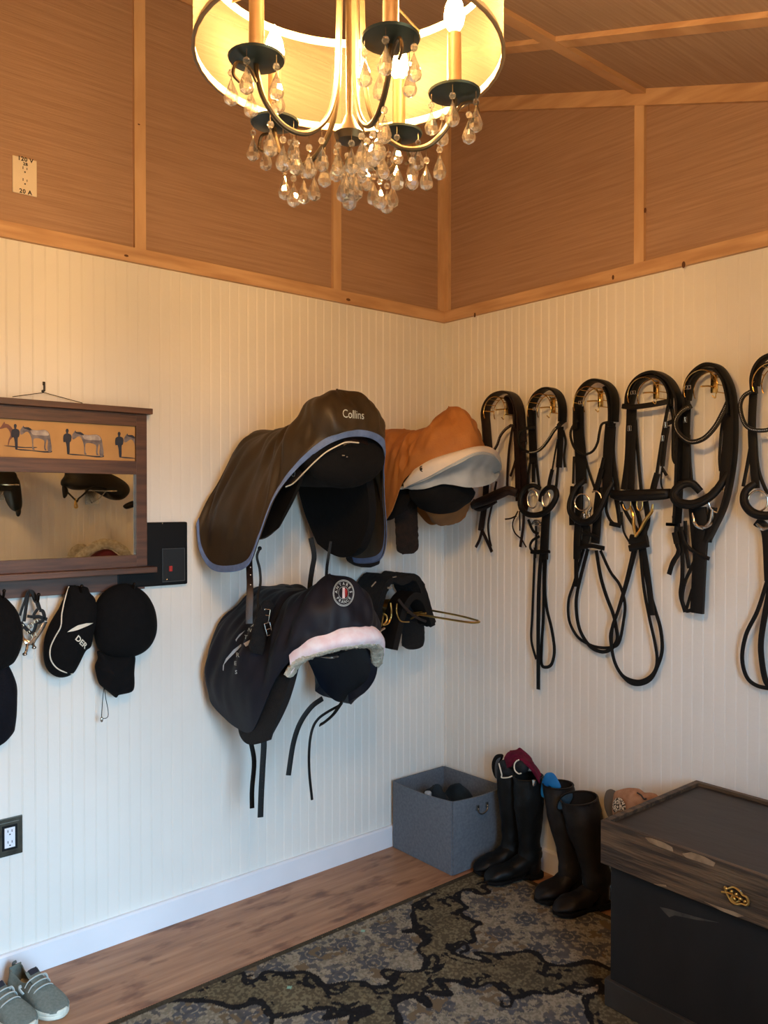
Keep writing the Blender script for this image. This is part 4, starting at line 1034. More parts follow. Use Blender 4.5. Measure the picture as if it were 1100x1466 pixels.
B.buckle(408, 430, .068, .012, .02); B.buckle(388, 525, .06, .012, .02); B.buckle(155, 455, .06, .014, .02)
B.noseband([(38, 915), (80, 925), (150, 926), (300, 920), (400, 915), (445, 908)], .044, .06, .03, None, .026)
B.cheek([(62, 950), (78, 1050), (88, 1130)], .018, .04); B.cheek([(490, 1080), (500, 1200), (495, 1320), (440, 1440)], .015, .04); B.cheek([(415, 1128), (490, 1132)], .011, .05); B.cheek([(455, 1075), (500, 1078)], .009, .05)
B.cheek([(95, 970), (150, 1080), (225, 1190)], .014, .055); B.cheek([(268, 965), (282, 1100), (250, 1200)], .022, .05); B.cheek([(180, 960), (215, 1060), (245, 1180)], .018, .045)
B.bit([(225, 985, 18, 45), (135, 985, 24, 42, PI * .9, PI * 2.0)], [[(160, 1000), (180, 1060), (184, 1130), (196, 1215)], [(318, 985), (308, 1040), (265, 1100), (235, 1160), (198, 1215)]], .065, .003, M_gold)
B.cheek([(100, 1040), (112, 1170), (156, 1256)], .007, .045)
B.cheek([(160, 1230), (220, 1245), (280, 1235)], .040, .055, t=.018); B.cheek([(155, 1295), (220, 1280), (285, 1262)], .026, .06, t=.014); B.cheek([(250, 1130), (245, 1270)], .034, .05, t=.014)
B.buckle(180, 205, .09, .02, .012)
B.ox, B.oy, B.k = 740, 760, .2
B.rein([(842, 110), (790, 340), (730, 560), (684, 700), (682, 850), (720, 980), (800, 1078), (880, 1098), (960, 1060), (1012, 960), (1042, 850), (1030, 700), (990, 560), (930, 350), (905, 110)], .014, .045, .03)
B.rein([(862, 110), (790, 380), (725, 580), (676, 720), (674, 800), (700, 930), (760, 1035), (860, 1076), (940, 1054), (990, 1000), (1006, 920), (990, 800), (950, 620), (910, 400), (882, 110)], .012, .04, .034)
B.rein([(905, 110), (935, 300), (955, 450), (972, 605)], .024, .045)
# 5: black, reins bundled short
B = Bridle((950, 500, .2727), 'black bridle with a grey glittery browband and reins bundled up short', (250, 85))
B.crown([(122, 320), (122, 220), (142, 152), (190, 99), (240, 80), (300, 99), (343, 162), (368, 250), (376, 400), (370, 560), (350, 700), (318, 830), (262, 950), (232, 1010)], .020, .06, .04)
B.crown([(132, 270), (152, 172), (210, 114), (270, 108), (318, 162), (343, 260), (345, 340)], .015, .072, .035)
B.browband([(150, 296), (95, 326), (64, 382), (80, 440), (140, 485), (210, 470), (270, 410), (310, 340), (342, 272)], .018, .075, .006, .035)
B.cheek([(118, 290), (112, 450), (112, 710)], .042, .05); B.cheek([(130, 450), (136, 600), (147, 705)], .018, .045); B.cheek([(82, 440), (76, 700), (72, 900)], .024, .04)
B.cheek([(74, 880), (68, 1000), (82, 1062), (50, 1120), (30, 1182)], .018, .045); B.cheek([(15, 918), (72, 920)], .012, .05); B.cheek([(48, 880), (82, 880)], .008, .05); B.cheek([(60, 960), (72, 1020)], .024, .05)
B.cheek([(345, 300), (334, 480), (316, 690)], .032, .05); B.cheek([(318, 340), (305, 430), (296, 560), (300, 640)], .010, .045); B.cheek([(350, 290), (352, 450), (372, 560)], .012, .045)
B.noseband([(195, 748), (150, 705), (95, 712), (56, 760), (80, 803), (150, 815), (220, 790), (280, 740), (340, 650)], .034, .055, .035)
B.bit([(285, 790, 44, 68)], [[(152, 860), (170, 920), (208, 945)], [(208, 945), (248, 905), (258, 840)], [(190, 930), (225, 935), (265, 915)]], .06, .004)
B.cheek([(190, 830), (200, 950), (192, 1100), (185, 1240), (178, 1385)], .050, .05, t=.02); B.cheek([(262, 830), (250, 920), (232, 1010)], .030, .055, t=.014); B.cheek([(155, 830), (165, 950), (175, 1060)], .03, .045, t=.014)
B.cheek([(95, 950), (122, 1030), (195, 1080), (242, 1100)], .014, .062); B.rein([(92, 930), (100, 1060), (100, 1200), (92, 1290), (116, 1380)], .016, .04); B.rein([(165, 1110), (112, 1230), (100, 1320), (118, 1372), (152, 1368)], .013, .045); B.rein([(152, 1260), (120, 1370)], .011, .04)
B.rein([(115, 900), (120, 1050), (135, 1150)], .014, .04); B.buckle(130, 200, .088, .02, .012); B.buckle(115, 370, .07, .012, .018)
# 6: cut by the frame
B = Bridle((1040, 490, .3488), 'black bridle with a studded browband, cut by the right edge of the photo', (190, 60))
B.crown([(115, 210), (112, 150), (127, 100), (160, 64), (210, 50), (260, 64), (298, 120), (310, 220), (316, 420)], .020, .06, .04)
B.crown([(128, 180), (140, 115), (180, 84), (230, 84), (275, 130), (290, 220)], .015, .072, .03)
B.browband([(115, 195), (72, 222), (58, 270), (80, 340), (130, 362), (200, 345), (285, 240)], .014, .075, .006, .035)
B.cheek([(112, 200), (106, 380), (122, 600)], .028, .05); B.cheek([(100, 430), (86, 510), (70, 592)], .012, .045); B.cheek([(120, 370), (130, 510), (160, 600), (180, 622)], .012, .045); B.cheek([(300, 220), (290, 400), (270, 600)], .03, .05)
B.noseband([(120, 578), (80, 612), (76, 660), (110, 700), (170, 712), (230, 690), (285, 630)], .030, .055, .03)
B.bit([(130, 652, 38, 42), (240, 652, 38, 42)], [[(125, 745), (150, 765), (185, 760)]], .06); B.cheek([(125, 735), (165, 780), (178, 980)], .032, .05, t=.014); B.cheek([(160, 905), (190, 900)], .03, .055)
B.rein([(175, 960), (130, 1100), (82, 1200), (66, 1300), (90, 1382), (150, 1416), (205, 1400), (245, 1250), (200, 960)], .014, .045, .03); B.rein([(182, 1000), (146, 1200), (146, 1300), (165, 1395), (200, 1412)], .020, .04)
# ---------------------------------------------------------------- mirror rack and what hangs on the left wall
M_walnut = mat('walnut_stained_wood', (96, 62, 42), .5, rgb2=(68, 43, 29), scale=2.2, stretch=(2, 2, 26), detail=5, bump=.15)
M_walnuth = mat('walnut_rail_wood', (98, 64, 43), .5, rgb2=(70, 44, 30), scale=2.2, stretch=(3, 3, 40), detail=5, bump=.15)
M_wdark = mat('walnut_back_board', (84, 58, 46), .55, rgb2=(62, 42, 34), scale=3, stretch=(2, 2, 20))
M_mirror = mat('mirror_glass', (232, 226, 206), .01, metal=1.0, var=.0)
M_print = mat('ochre_print_paper', (190, 146, 86), .6, rgb2=(178, 134, 76), scale=10)
M_ink = mat('navy_ink', (38, 42, 58), .7, var=.3, scale=60)
M_greyhorse = mat('grey_horse_print', (128, 118, 116), .7, rgb2=(92, 84, 88), scale=50)
M_pale = mat('pale_horse_print', (188, 178, 168), .7, rgb2=(150, 138, 134), scale=50)
M_bay = mat('bay_horse_print', (120, 78, 66), .7, var=.25, scale=60)
M_iron = mat('dark_iron', (40, 34, 30), .4, metal=.8, var=.3)
YF = -.038       # front face of the frame
x1 = -1.532; x0 = -2.24
def zY(px, py, y=YF): return onY(px, py, y).z
zt = zY(200, 593); zcap = zY(205, 586); 
m_ = empty('mirror_rack', ((x0 + x1) / 2, 0, zt))
tag(m_, 'walnut wall mirror with a frieze of horses, a ledge and hooks below', 'mirror')
ST = .040
zp1 = zY(191, 610); zp0 = zY(189, 660); zm1 = zY(189, 679); zm0 = zY(189, 795); zl1 = zY(205, 811); zl0 = zY(205, 819); zb0 = zY(205, 843, -.02)
def part(name, bx, m, p=None): 
    mb = MB(); mb.add(bx); return mb.build(name, m, p or m_, smooth=False)
part('cap', box(x0 - .012, x1 + .012, 0, YF - .026, zt, zcap + .002, .002), M_walnut)
part('stile', box(x1 - ST, x1, 0, YF, zl1, zt, .0015), M_walnut); part('stile', box(x0, x0 + ST, 0, YF, zl1, zt, .0015), M_walnut)
part('rail', box(x0 + ST, x1 - ST, 0, YF, zp1, zt, .001), M_walnuth); part('rail', box(x0 + ST, x1 - ST, 0, YF, zm1, zp0, .001), M_walnuth)
part('rail', box(x0 + ST, x1 - ST, 0, YF, zl1, zm0, .001), M_walnuth)
part('ledge', box(x0 - .02, x1 + .018, 0, YF - .045, zl0, zl1, .002), M_walnut)
part('hook_board', box(x0, x1 - .002, 0, -.020, zb0, zl0, .001), M_wdark)
part('mirror_glass', box(x0 + ST, x1 - ST, -.018, -.024, zm0, zm1), M_mirror)
pic = part('horse_print', box(x0 + ST, x1 - ST, -.018, -.026, zp0, zp1), M_print)
YP = -.0268; XR = x1 - ST - .0005
def art(name, m, pts, dx=0, dy=0, sc=1.0, k_=0, cx=628, cy=450, n=2):
    P = []
    for x, y in pts:
        X = (cx + (x - cx) * sc + dx) * .2; Y = 560 + (cy + (y - cy) * sc + dy) * .2
        p = onY(X, Y, YP - .0002 * k_); P.append((min(p.x, XR), p.y, p.z))
    Q = [tuple(q) for q in spline(P, n, True)]; Q = [(min(q[0], XR), P[0][1], q[2]) for q in Q]
    mb = MB(); mb.add(extrude_poly(Q, (0, .0004, 0))); return mb.build(name, m, pic, smooth=False)
horse = [(515, 322), (522, 305), (534, 288), (541, 280), (546, 292), (575, 292), (600, 308), (640, 314), (690, 310), (716, 324), (730, 350), (737, 400), (743, 445), (736, 468), (716, 466), (712, 430), (716, 400), (710, 378), (702, 400), (698, 440), (706, 456), (692, 458), (687, 430), (690, 400), (682, 383), (650, 372), (616, 374), (610, 400), (614, 440), (622, 452), (604, 452), (602, 420), (600, 385), (590, 352), (574, 326), (556, 326), (535, 342), (520, 344)]
back = [(592, 310), (640, 316), (690, 312), (714, 326), (722, 350), (700, 352), (650, 350), (610, 346), (596, 330)]
mane = [(541, 282), (546, 292), (575, 292), (600, 308), (596, 318), (560, 306), (540, 298)]
man = [(471, 280), (476, 270), (486, 270), (492, 280), (489, 296), (487, 302), (506, 310), (513, 330), (508, 360), (500, 366), (499, 400), (498, 446), (482, 450), (478, 400), (470, 364), (456, 366), (452, 340), (457, 312), (475, 302), (473, 296)]
shd = [(480, 448), (540, 450), (620, 458), (700, 464), (742, 460), (740, 472), (690, 474), (600, 462), (520, 458)]
for dx, dy, k0_ in ((0, 0, 0), (-372, -34, 1), (372, 22, 0)):
    art('print_shadow', M_ink, shd, dx, dy, 1, 0); art('printed_horse', M_greyhorse, horse, dx, dy, 1, 1); art('printed_back', M_pale, back, dx, dy, 1, 2); art('printed_mane', M_ink, mane, dx, dy, 1, 2)
    art('printed_rider', M_ink, man, dx, dy, 1, 3)
art('printed_horse', M_bay, [(-5, 270), (10, 250), (28, 222), (34, 220), (36, 232), (60, 238), (85, 262), (100, 290), (92, 330), (72, 350), (62, 385), (56, 384), (62, 345), (74, 320), (70, 290), (48, 262), (20, 268)], 0, 0, 1, 0)
art('print_shadow', M_ink, [(25, 388), (90, 392), (180, 400), (260, 400), (255, 406), (150, 406), (60, 396)], 0, 0, 1, 0)
wr = MB(); p = onY(63, 562, -.012); pa = onY(18, 568, -.020); pb = onY(118, 577, -.020)
wr.add(tube([tuple(pa), tuple(p), tuple(pb)], .0013, n=1, k=6)); wr.build('hanging_wire', M_iron, m_)
for hx, hy in ((-2, 850), (47, 855), (108, 843), (182, 840)):
    q = onY(hx, hy, -.024); mb = MB(); mb.add(tube([(q.x, -.018, q.z + .01), (q.x, -.045, q.z - .012), (q.x, -.075, q.z - .008), (q.x, -.085, q.z + .012)], .0042, n=5)); mb.add(ball((q.x, -.085, q.z + .014), .006, 10))
    mb.build('hook', M_iron, m_)
nl = MB(); q = onY(63, 560, -.012); nl.add(lathe([(.0025, -.0), (.0025, .012), (.005, .0125), (.005, .014)], (q.x, -.014, q.z + .001), 10, 'y')); q2 = onY(63, 549, -.004); nl.add(box(q2.x - .004, q2.x + .004, -.001, -.006, q2.z - .006, q2.z + .006, .001))
nl.add(box(q2.x - .0012, q2.x + .0012, -.002, -.014, q.z, q2.z))
o = nl.build('picture_hook', M_iron, None, loc=(q.x, 0, q.z)); tag(o, 'tiny iron picture hook on the wall holding the mirror wire', 'hook')

# black electrical panel beside the mirror
M_blkmetal = mat('black_painted_steel', (13, 13, 14), .55, spec=.2, var=.15, scale=10)
M_blkdeep = mat('black_recess', (9, 9, 9), .5)
M_redp = mat('red_switch', (176, 44, 34), .45)
a = onY(206, 746, -.022); b = onY(269, 841, -.022)
pn = empty('breaker_box', (a.x, 0, b.z)); tag(pn, 'flat black electrical panel box with a red switch beside the mirror', 'electrical panel')
zt_ = onY(269, 747, -.022).z; zb_ = onY(269, 836, -.022).z
part('cover_plate', box(a.x - .10, b.x, 0, -.022, zb_, zt_, .006), M_blkmetal, pn)
dA = onY(232, 786, -.024); dB = onY(264, 831, -.024)
part('breaker_door', box(dA.x, dB.x, -.021, -.026, dB.z, dA.z, .002), M_blkdeep, pn)
fr = MB(); e_ = .0012
for bb in (box(dA.x, dB.x, -.0255, -.0275, dA.z - e_, dA.z + e_), box(dA.x, dB.x, -.0255, -.0275, dB.z - e_, dB.z + e_), box(dB.x - e_, dB.x + e_, -.0255, -.0275, dB.z, dA.z)): fr.add(bb)
fr.build('door_rim', mat('worn_black_edge', (70, 72, 74), .35, var=.2), pn, smooth=False)
q = onY(244, 814, -.027); part('switch', box(q.x - .006, q.x + .006, -.026, -.033, q.z - .010, q.z + .010, .001), M_redp, pn)
q = onY(233, 748, -.024); mb = MB(); mb.add(ball((q.x, -.023, q.z - .004), .0028, 8)); q = onY(239, 830, -.027); mb.add(ball((q.x, -.027, q.z), .0035, 8)); mb.build('screw', M_steel, pn)

# outlets
M_plate = mat('white_outlet_plate', (228, 214, 190), .4, var=.03)
M_plate2 = mat('white_outlet_face', (226, 230, 238), .35, var=.03)
M_slot = mat('dark_slot', (22, 20, 20), .6)
def receptacle(parent, x, y, z, s, m, hand=False):
    for dz in (.0195 * s, -.0195 * s):
        mb = MB(); k_ = 20
        P = [(x + max(-.0165, min(.0165, .0175 * math.cos(2 * PI * i / k_))) * s, y, z + dz + max(-.014, min(.014, .0175 * math.sin(2 * PI * i / k_))) * s) for i in range(k_)]
        mb.add(extrude_poly(P, (0, -.0012, 0))); f_ = mb.build('receptacle', m, parent, smooth=False)
        mb = MB()
        for sx_, h_ in ((-.0063, .0045), (.0063, .0035)): mb.add(box(x + sx_ * s - .0012 * s, x + sx_ * s + .0012 * s, y - .0011, y - .0016, z + dz + .001 * s, z + dz + .001 * s + h_ * 2 * s))
        mb.add(extrude_poly([(x + .0026 * s * math.cos(2 * PI * i / 10), y - .0011, z + dz - .0075 * s + .0028 * s * math.sin(2 * PI * i / 10)) for i in range(10)], (0, -.0005, 0)))
        mb.build('slots', M_slot, f_, smooth=False)
a = onY(18, 221, -.006); b = onY(53, 282, -.006); cx_, cz_ = (a.x + b.x) / 2, (a.z + b.z) / 2
ot = empty('electrical_outlet', (cx_, 0, cz_)); tag(ot, 'white outlet plate with handwritten 120V and 20A, high on the plywood', 'outlet', None)
part('cover_plate', box(a.x, b.x, -.0, -.006, onY(35, 278, -.006).z, onY(35, 226, -.006).z, .0015), M_plate, ot)
receptacle(ot, cx_, -.006, cz_, 1.0, M_plate)
for s_, dz, sz in (('120 V', .0535, .019), ('2B', .0385, .013), ('20 A', -.0525, .019)):
    mb = MB(); mb.add(place(text_mesh(s_, sz, .0002, 1.1, .0006), (cx_ + .002, -.0064, cz_ + dz), (1, 0, 0), (0, 0, 1))); mb.build('handwriting', M_slot, ot, smooth=False)
b = onY(33, 1194, -.010); xr = b.x; W_ = .084; H_ = (onY(33, 1167, -.01).z - onY(33, 1221, -.01).z); zc_ = (onY(33, 1167, -.01).z + onY(33, 1221, -.01).z) / 2
M_pewter = mat('dark_pewter_frame', (84, 80, 70), .35, metal=.6, rgb2=(58, 55, 48), scale=20)
ot = empty('electrical_outlet', (xr - W_ / 2, 0, zc_)); tag(ot, 'white outlet in a dark pewter stepped frame low on the left wall', 'outlet')
part('outer_frame', box(xr - W_, xr, 0, -.006, zc_ - H_ / 2, zc_ + H_ / 2, .002), M_pewter, ot)
part('stepped_rim', box(xr - W_ + .010, xr - .010, -.004, -.010, zc_ - H_ / 2 + .012, zc_ + H_ / 2 - .012, .002), M_pewter, ot)
part('inner_rim', box(xr - W_ + .018, xr - .018, -.008, -.012, zc_ - H_ / 2 + .022, zc_ + H_ / 2 - .022, .001), M_blkmetal, ot)
part('outlet_face', box(xr - W_ / 2 - .0165, xr - W_ / 2 + .0165, -.010, -.0135, zc_ - .033, zc_ + .033, .001), M_plate2, ot)
mb = MB()
for dz in (.018, -.018):
    for sx_ in (-.0063, .0063): mb.add(box(xr - W_ / 2 + sx_ - .0011, xr - W_ / 2 + sx_ + .0011, -.0135, -.0140, zc_ + dz, zc_ + dz + .008))
    mb.add(box(xr - W_ / 2 - .0022, xr - W_ / 2 + .0022, -.0135, -.014, zc_ + dz - .009, zc_ + dz - .005))
mb.build('slots', M_slot, ot, smooth=False)

# things on the hooks
M_blkfelt = mat('black_felt', (12, 12, 14), .95, rgb2=(8, 8, 9), scale=60, bump=.2, bscale=300, spec=.2)
M_navyfelt = mat('dark_navy_fabric', (13, 15, 24), .9, rgb2=(9, 10, 17), scale=30, bump=.2, bscale=200, spec=.2)
def H(pts, y, ox=0, oy=800, k_=.2545): return [tuple(onY(ox + p[0] * k_, oy + p[1] * k_, p[2] if len(p) > 2 else y)) for p in pts]
h1 = empty('helmet_bag', tuple(onY(183, 838, -.06))); tag(h1, 'round black padded hat hanging below the mirror at its right end', 'hat')
mb = MB(); vf = pillow(H([(525, 380), (532, 280), (560, 210), (620, 160), (690, 140), (760, 155), (820, 200), (860, 270), (876, 350), (870, 430), (830, 500), (750, 550), (650, 558), (580, 535), (540, 480)], -.05), (0, -1, 0), .075, .03, 9); mb.add(fuzz(vf, .002, 12)); mb.build('crown', M_blkfelt, h1)
bg_ = empty('drawstring_pouch', tuple(onY(165, 935, -.05))); tag(bg_, 'small black fabric pouch with drawstring hanging under the round hat', 'pouch')
mb = MB(); vf = pillow(H([(555, 520), (650, 540), (750, 540), (757, 620), (755, 710), (735, 748), (660, 762), (650, 772), (590, 740), (555, 690), (540, 620), (548, 565)], -.05), (-.1, -1, 0), .04, .02, 7); mb.add(fuzz(vf, .007, 22, 4)); mb.build('pouch_body', M_blkfelt, bg_)
mb = MB(); mb.add(tube(H([(585, 725), (578, 790), (572, 880), (572, 905)], -.05), .0012, n=5)); mb.add(tube(H([(588, 730), (596, 790), (608, 850), (606, 890), (580, 900)], -.052), .0012, n=5)); mb.build('drawstring', M_blkfelt, bg_)
mb = MB(); mb.add(lathe([(.003, -.008), (.005, -.004), (.005, .006), (.003, .009)], H([(572, 905)], -.05)[0], 10)); mb.build('cord_stop', M_steel, bg_)
h2 = empty('riding_cap_cover', tuple(onY(108, 840, -.05))); tag(h2, 'black cover with white piping and partial white lettering hanging under the mirror', 'helmet cover')
out_ = [(388, 150), (430, 152), (490, 160), (505, 190), (535, 225), (545, 290), (540, 360), (530, 400), (512, 490), (480, 520), (445, 590), (405, 650), (335, 668), (272, 632), (245, 560), (250, 450), (282, 360), (330, 280), (362, 210), (375, 170)]
mb = MB(); vf = pillow(H(out_, -.05), (-.15, -1, 0), .055, .03, 8); mb.add(vf); mb.build('cover_body', M_blkfelt, h2)
TRG = vf
def dec(pts, m, name, lift=.0012):
    P = H(pts, -.30); v, f = decal((P, [tuple(range(len(P)))]), TRG, lift, .005, ray(108, 900)); mb = MB(); mb.add((v, f)); return mb.build(name, m, h2, smooth=False)
trc = BVHTree.FromPolygons([Vector(p) for p in vf[0]], vf[1]); Pp = []
for x, y in ((388, 156), (366, 225), (348, 310), (342, 380), (310, 440), (284, 500), (284, 560), (310, 605), (350, 632), (408, 648)):
    d = ray(x * .2545, 800 + y * .2545).normalized(); hh = trc.ray_cast(CAM, d); Pp.append(tuple((hh[0] if hh[0] else Vector(H([(x, y)], -.06)[0])) - d * .0015))
mb = MB(); mb.add(tube(Pp, .0022, n=5)); mb.build('piping', M_white, h2)
dec([(375, 414), (400, 395), (440, 372), (490, 360), (532, 358), (500, 375), (440, 400), (410, 408)], M_white, 'white_swoosh')
v, f = text_mesh('DER', .030, bold=.0008); c_, s_ = math.cos(-.72), math.sin(-.72); o_ = H([(456, 468)], -.3)[0]
v, f = decal(place(([(a * c_ - b * s_, a * s_ + b * c_, 0) for a, b, z in v], f), o_, RIGHT * .78, (0, 0, .9)), TRG, .0014, .006, ray(116, 920)); mb = MB(); mb.add((v, f)); mb.build('white_lettering', M_white, h2, smooth=False)
# hat cut by the left edge and the dark bag below it
h3 = empty('velvet_hat', tuple(onY(-12, 848, -.05))); tag(h3, 'round dark hat on the hook at the left edge of the photo', 'hat')
mb = MB(); vf = pillow(H([(-230, 400), (-200, 280), (-120, 215), (0, 205), (60, 250), (100, 310), (122, 400), (118, 480), (90, 560), (50, 600), (-60, 640), (-180, 560)], -.05), (0, -1, 0), .08, .03, 9); mb.add(fuzz(vf, .002, 12)); mb.build('crown', M_blkfelt, h3)
h4 = empty('fabric_bag', tuple(onY(-8, 930, -.04))); tag(h4, 'dark navy fabric bag hanging below the hat at the left edge', 'bag')
mb = MB(); vf = pillow(H([(-180, 560), (0, 560), (50, 600), (92, 700), (95, 800), (85, 930), (70, 985), (0, 1050), (-100, 1060), (-180, 900)], -.038), (0, -1, 0), .045, .02, 7); mb.add(fuzz(vf, .003, 14)); mb.build('bag_body', M_navyfelt, h4)
# pair of spurs on straps
h5 = empty('spur_set', tuple(onY(47, 852, -.06))); tag(h5, 'pair of steel spurs hanging by thin black buckled straps under the mirror', 'spurs')
K = lambda pts, y: H(pts, y, 0, 820, .1182)
for pts, w_ in (([(330, 240), (300, 340), (262, 450), (240, 520)], .008), ([(345, 225), (330, 320), (312, 440), (290, 590)], .011), ([(345, 225), (390, 235), (425, 290), (455, 370), (480, 450)], .014), ([(480, 450), (520, 470), (535, 540), (500, 590), (440, 600)], .012),
                ([(455, 440), (420, 490), (395, 530), (330, 525)], .010), ([(400, 545), (460, 530), (540, 555), (570, 565)], .012), ([(250, 600), (300, 660), (350, 710), (405, 745)], .012), ([(440, 590), (430, 650), (405, 720)], .011)):
    mb = MB(); mb.add(strap(K(pts, -.055), w_, .003, (0, 1, 0))); mb.build('spur_strap', M_bl, h5)
for (x, y, r_) in ((270, 640, .005), (345, 720, .005), (370, 640, .009), (410, 755, .009), (435, 585, .007)):
    p = Vector(K([(x, y)], -.06)[0]); mb = MB()
    for i in range(4):
        a0 = PI / 4 + i * PI / 2 + .4; mb.add(tube([tuple(p + Vector((r_ * math.cos(a0), 0, r_ * math.sin(a0)))), tuple(p + Vector((r_ * math.cos(a0 + PI / 2), 0, r_ * math.sin(a0 + PI / 2))))], .0013, n=1, k=6))
    mb.build('buckle', M_steel, h5)
for P_, neck in (([(262, 640, -.045), (270, 760, -.05), (300, 830, -.062), (345, 865, -.065), (400, 820, -.06), (480, 720, -.05), (545, 590, -.04)], [(330, 860, -.066), (322, 930, -.075), (300, 985, -.08)]),
                 ([(275, 790, -.035), (330, 835, -.045), (390, 860, -.05), (430, 800, -.045), (500, 700, -.04), (560, 590, -.035)], [(395, 855, -.052), (408, 890, -.06), (412, 905, -.062)])):
    mb = MB(); mb.add(strap(H(P_, 0, 0, 820, .1182), .010, .003, (0, 1, 0))); sp_ = mb.build('heel_band', M_steel, h5)
    mb = MB(); Q = H(neck, 0, 0, 820, .1182); mb.add(tube(Q, .0042, n=5)); mb.add(ball(Q[-1], .0075, 12, .8)); mb.build('spur_neck', M_steel, sp_)
# ---------------------------------------------------------------- rug, woven pattern held in a colour attribute
def pts_rug(L): return [tuple(onZ(300 + x * .5455, 1230 + y * .5455, .006))[:2] for x, y in L]
A_ = [(592, 90), (545, 118), (535, 150), (542, 182), (512, 190), (545, 190), (570, 215), (548, 235), (570, 262), (560, 290), (505, 296), (470, 290), (455, 300), (470, 312), (490, 300), (475, 330), (425, 335), (400, 322), (360, 322), (300, 332), (262, 298), (200, 300), (150, 296), (120, 318), (95, 315), (85, 298), (40, 310), (-60, 345)]
B_ = [(770, 60), (720, 70), (735, 85), (712, 92), (690, 80), (660, 84), (650, 105), (672, 125), (655, 140), (690, 162), (708, 168), (690, 185), (695, 215), (660, 225), (640, 245), (690, 262), (735, 268), (700, 245), (760, 250), (845, 243), (885, 272), (940, 280), (1000, 268), (1070, 292), (1200, 300)]
C_ = [(510, 480), (490, 400), (492, 372), (540, 358), (575, 385), (560, 350), (600, 352), (632, 352), (610, 330), (600, 318), (650, 320), (700, 335), (740, 325), (795, 360), (850, 350), (900, 352), (950, 335), (985, 338), (1020, 322), (1030, 345), (990, 365), (1000, 420), (1040, 480)]
D_ = [(-300, 380), (-150, 372), (0, 372), (60, 388), (130, 378), (165, 412), (235, 405), (270, 395), (330, 392), (300, 415), (345, 410), (380, 395), (420, 385), (370, 425), (400, 480)]
CURLS = [[(560, 290), (590, 285), (600, 262), (585, 250), (572, 262)], [(300, 332), (320, 352), (345, 350), (345, 338)], [(425, 335), (440, 352), (465, 350)], [(650, 105), (625, 100), (615, 112), (630, 122)], [(885, 272), (880, 300), (905, 305)], [(795, 360), (790, 385), (770, 385), (768, 372)], [(700, 335), (705, 312), (722, 312)], [(540, 182), (560, 175), (575, 185)], [(165, 412), (160, 440), (140, 440)], [(262, 298), (250, 322), (270, 335)], [(535, 120), (560, 108), (575, 118), (565, 132), (548, 128)], [(1000, 330), (960, 330), (950, 345), (970, 352)], [(330, 395), (310, 400), (325, 415), (345, 405)], [(120, 320), (100, 328), (88, 312), (110, 305)], [(640, 225), (665, 215), (680, 235), (660, 245)]]
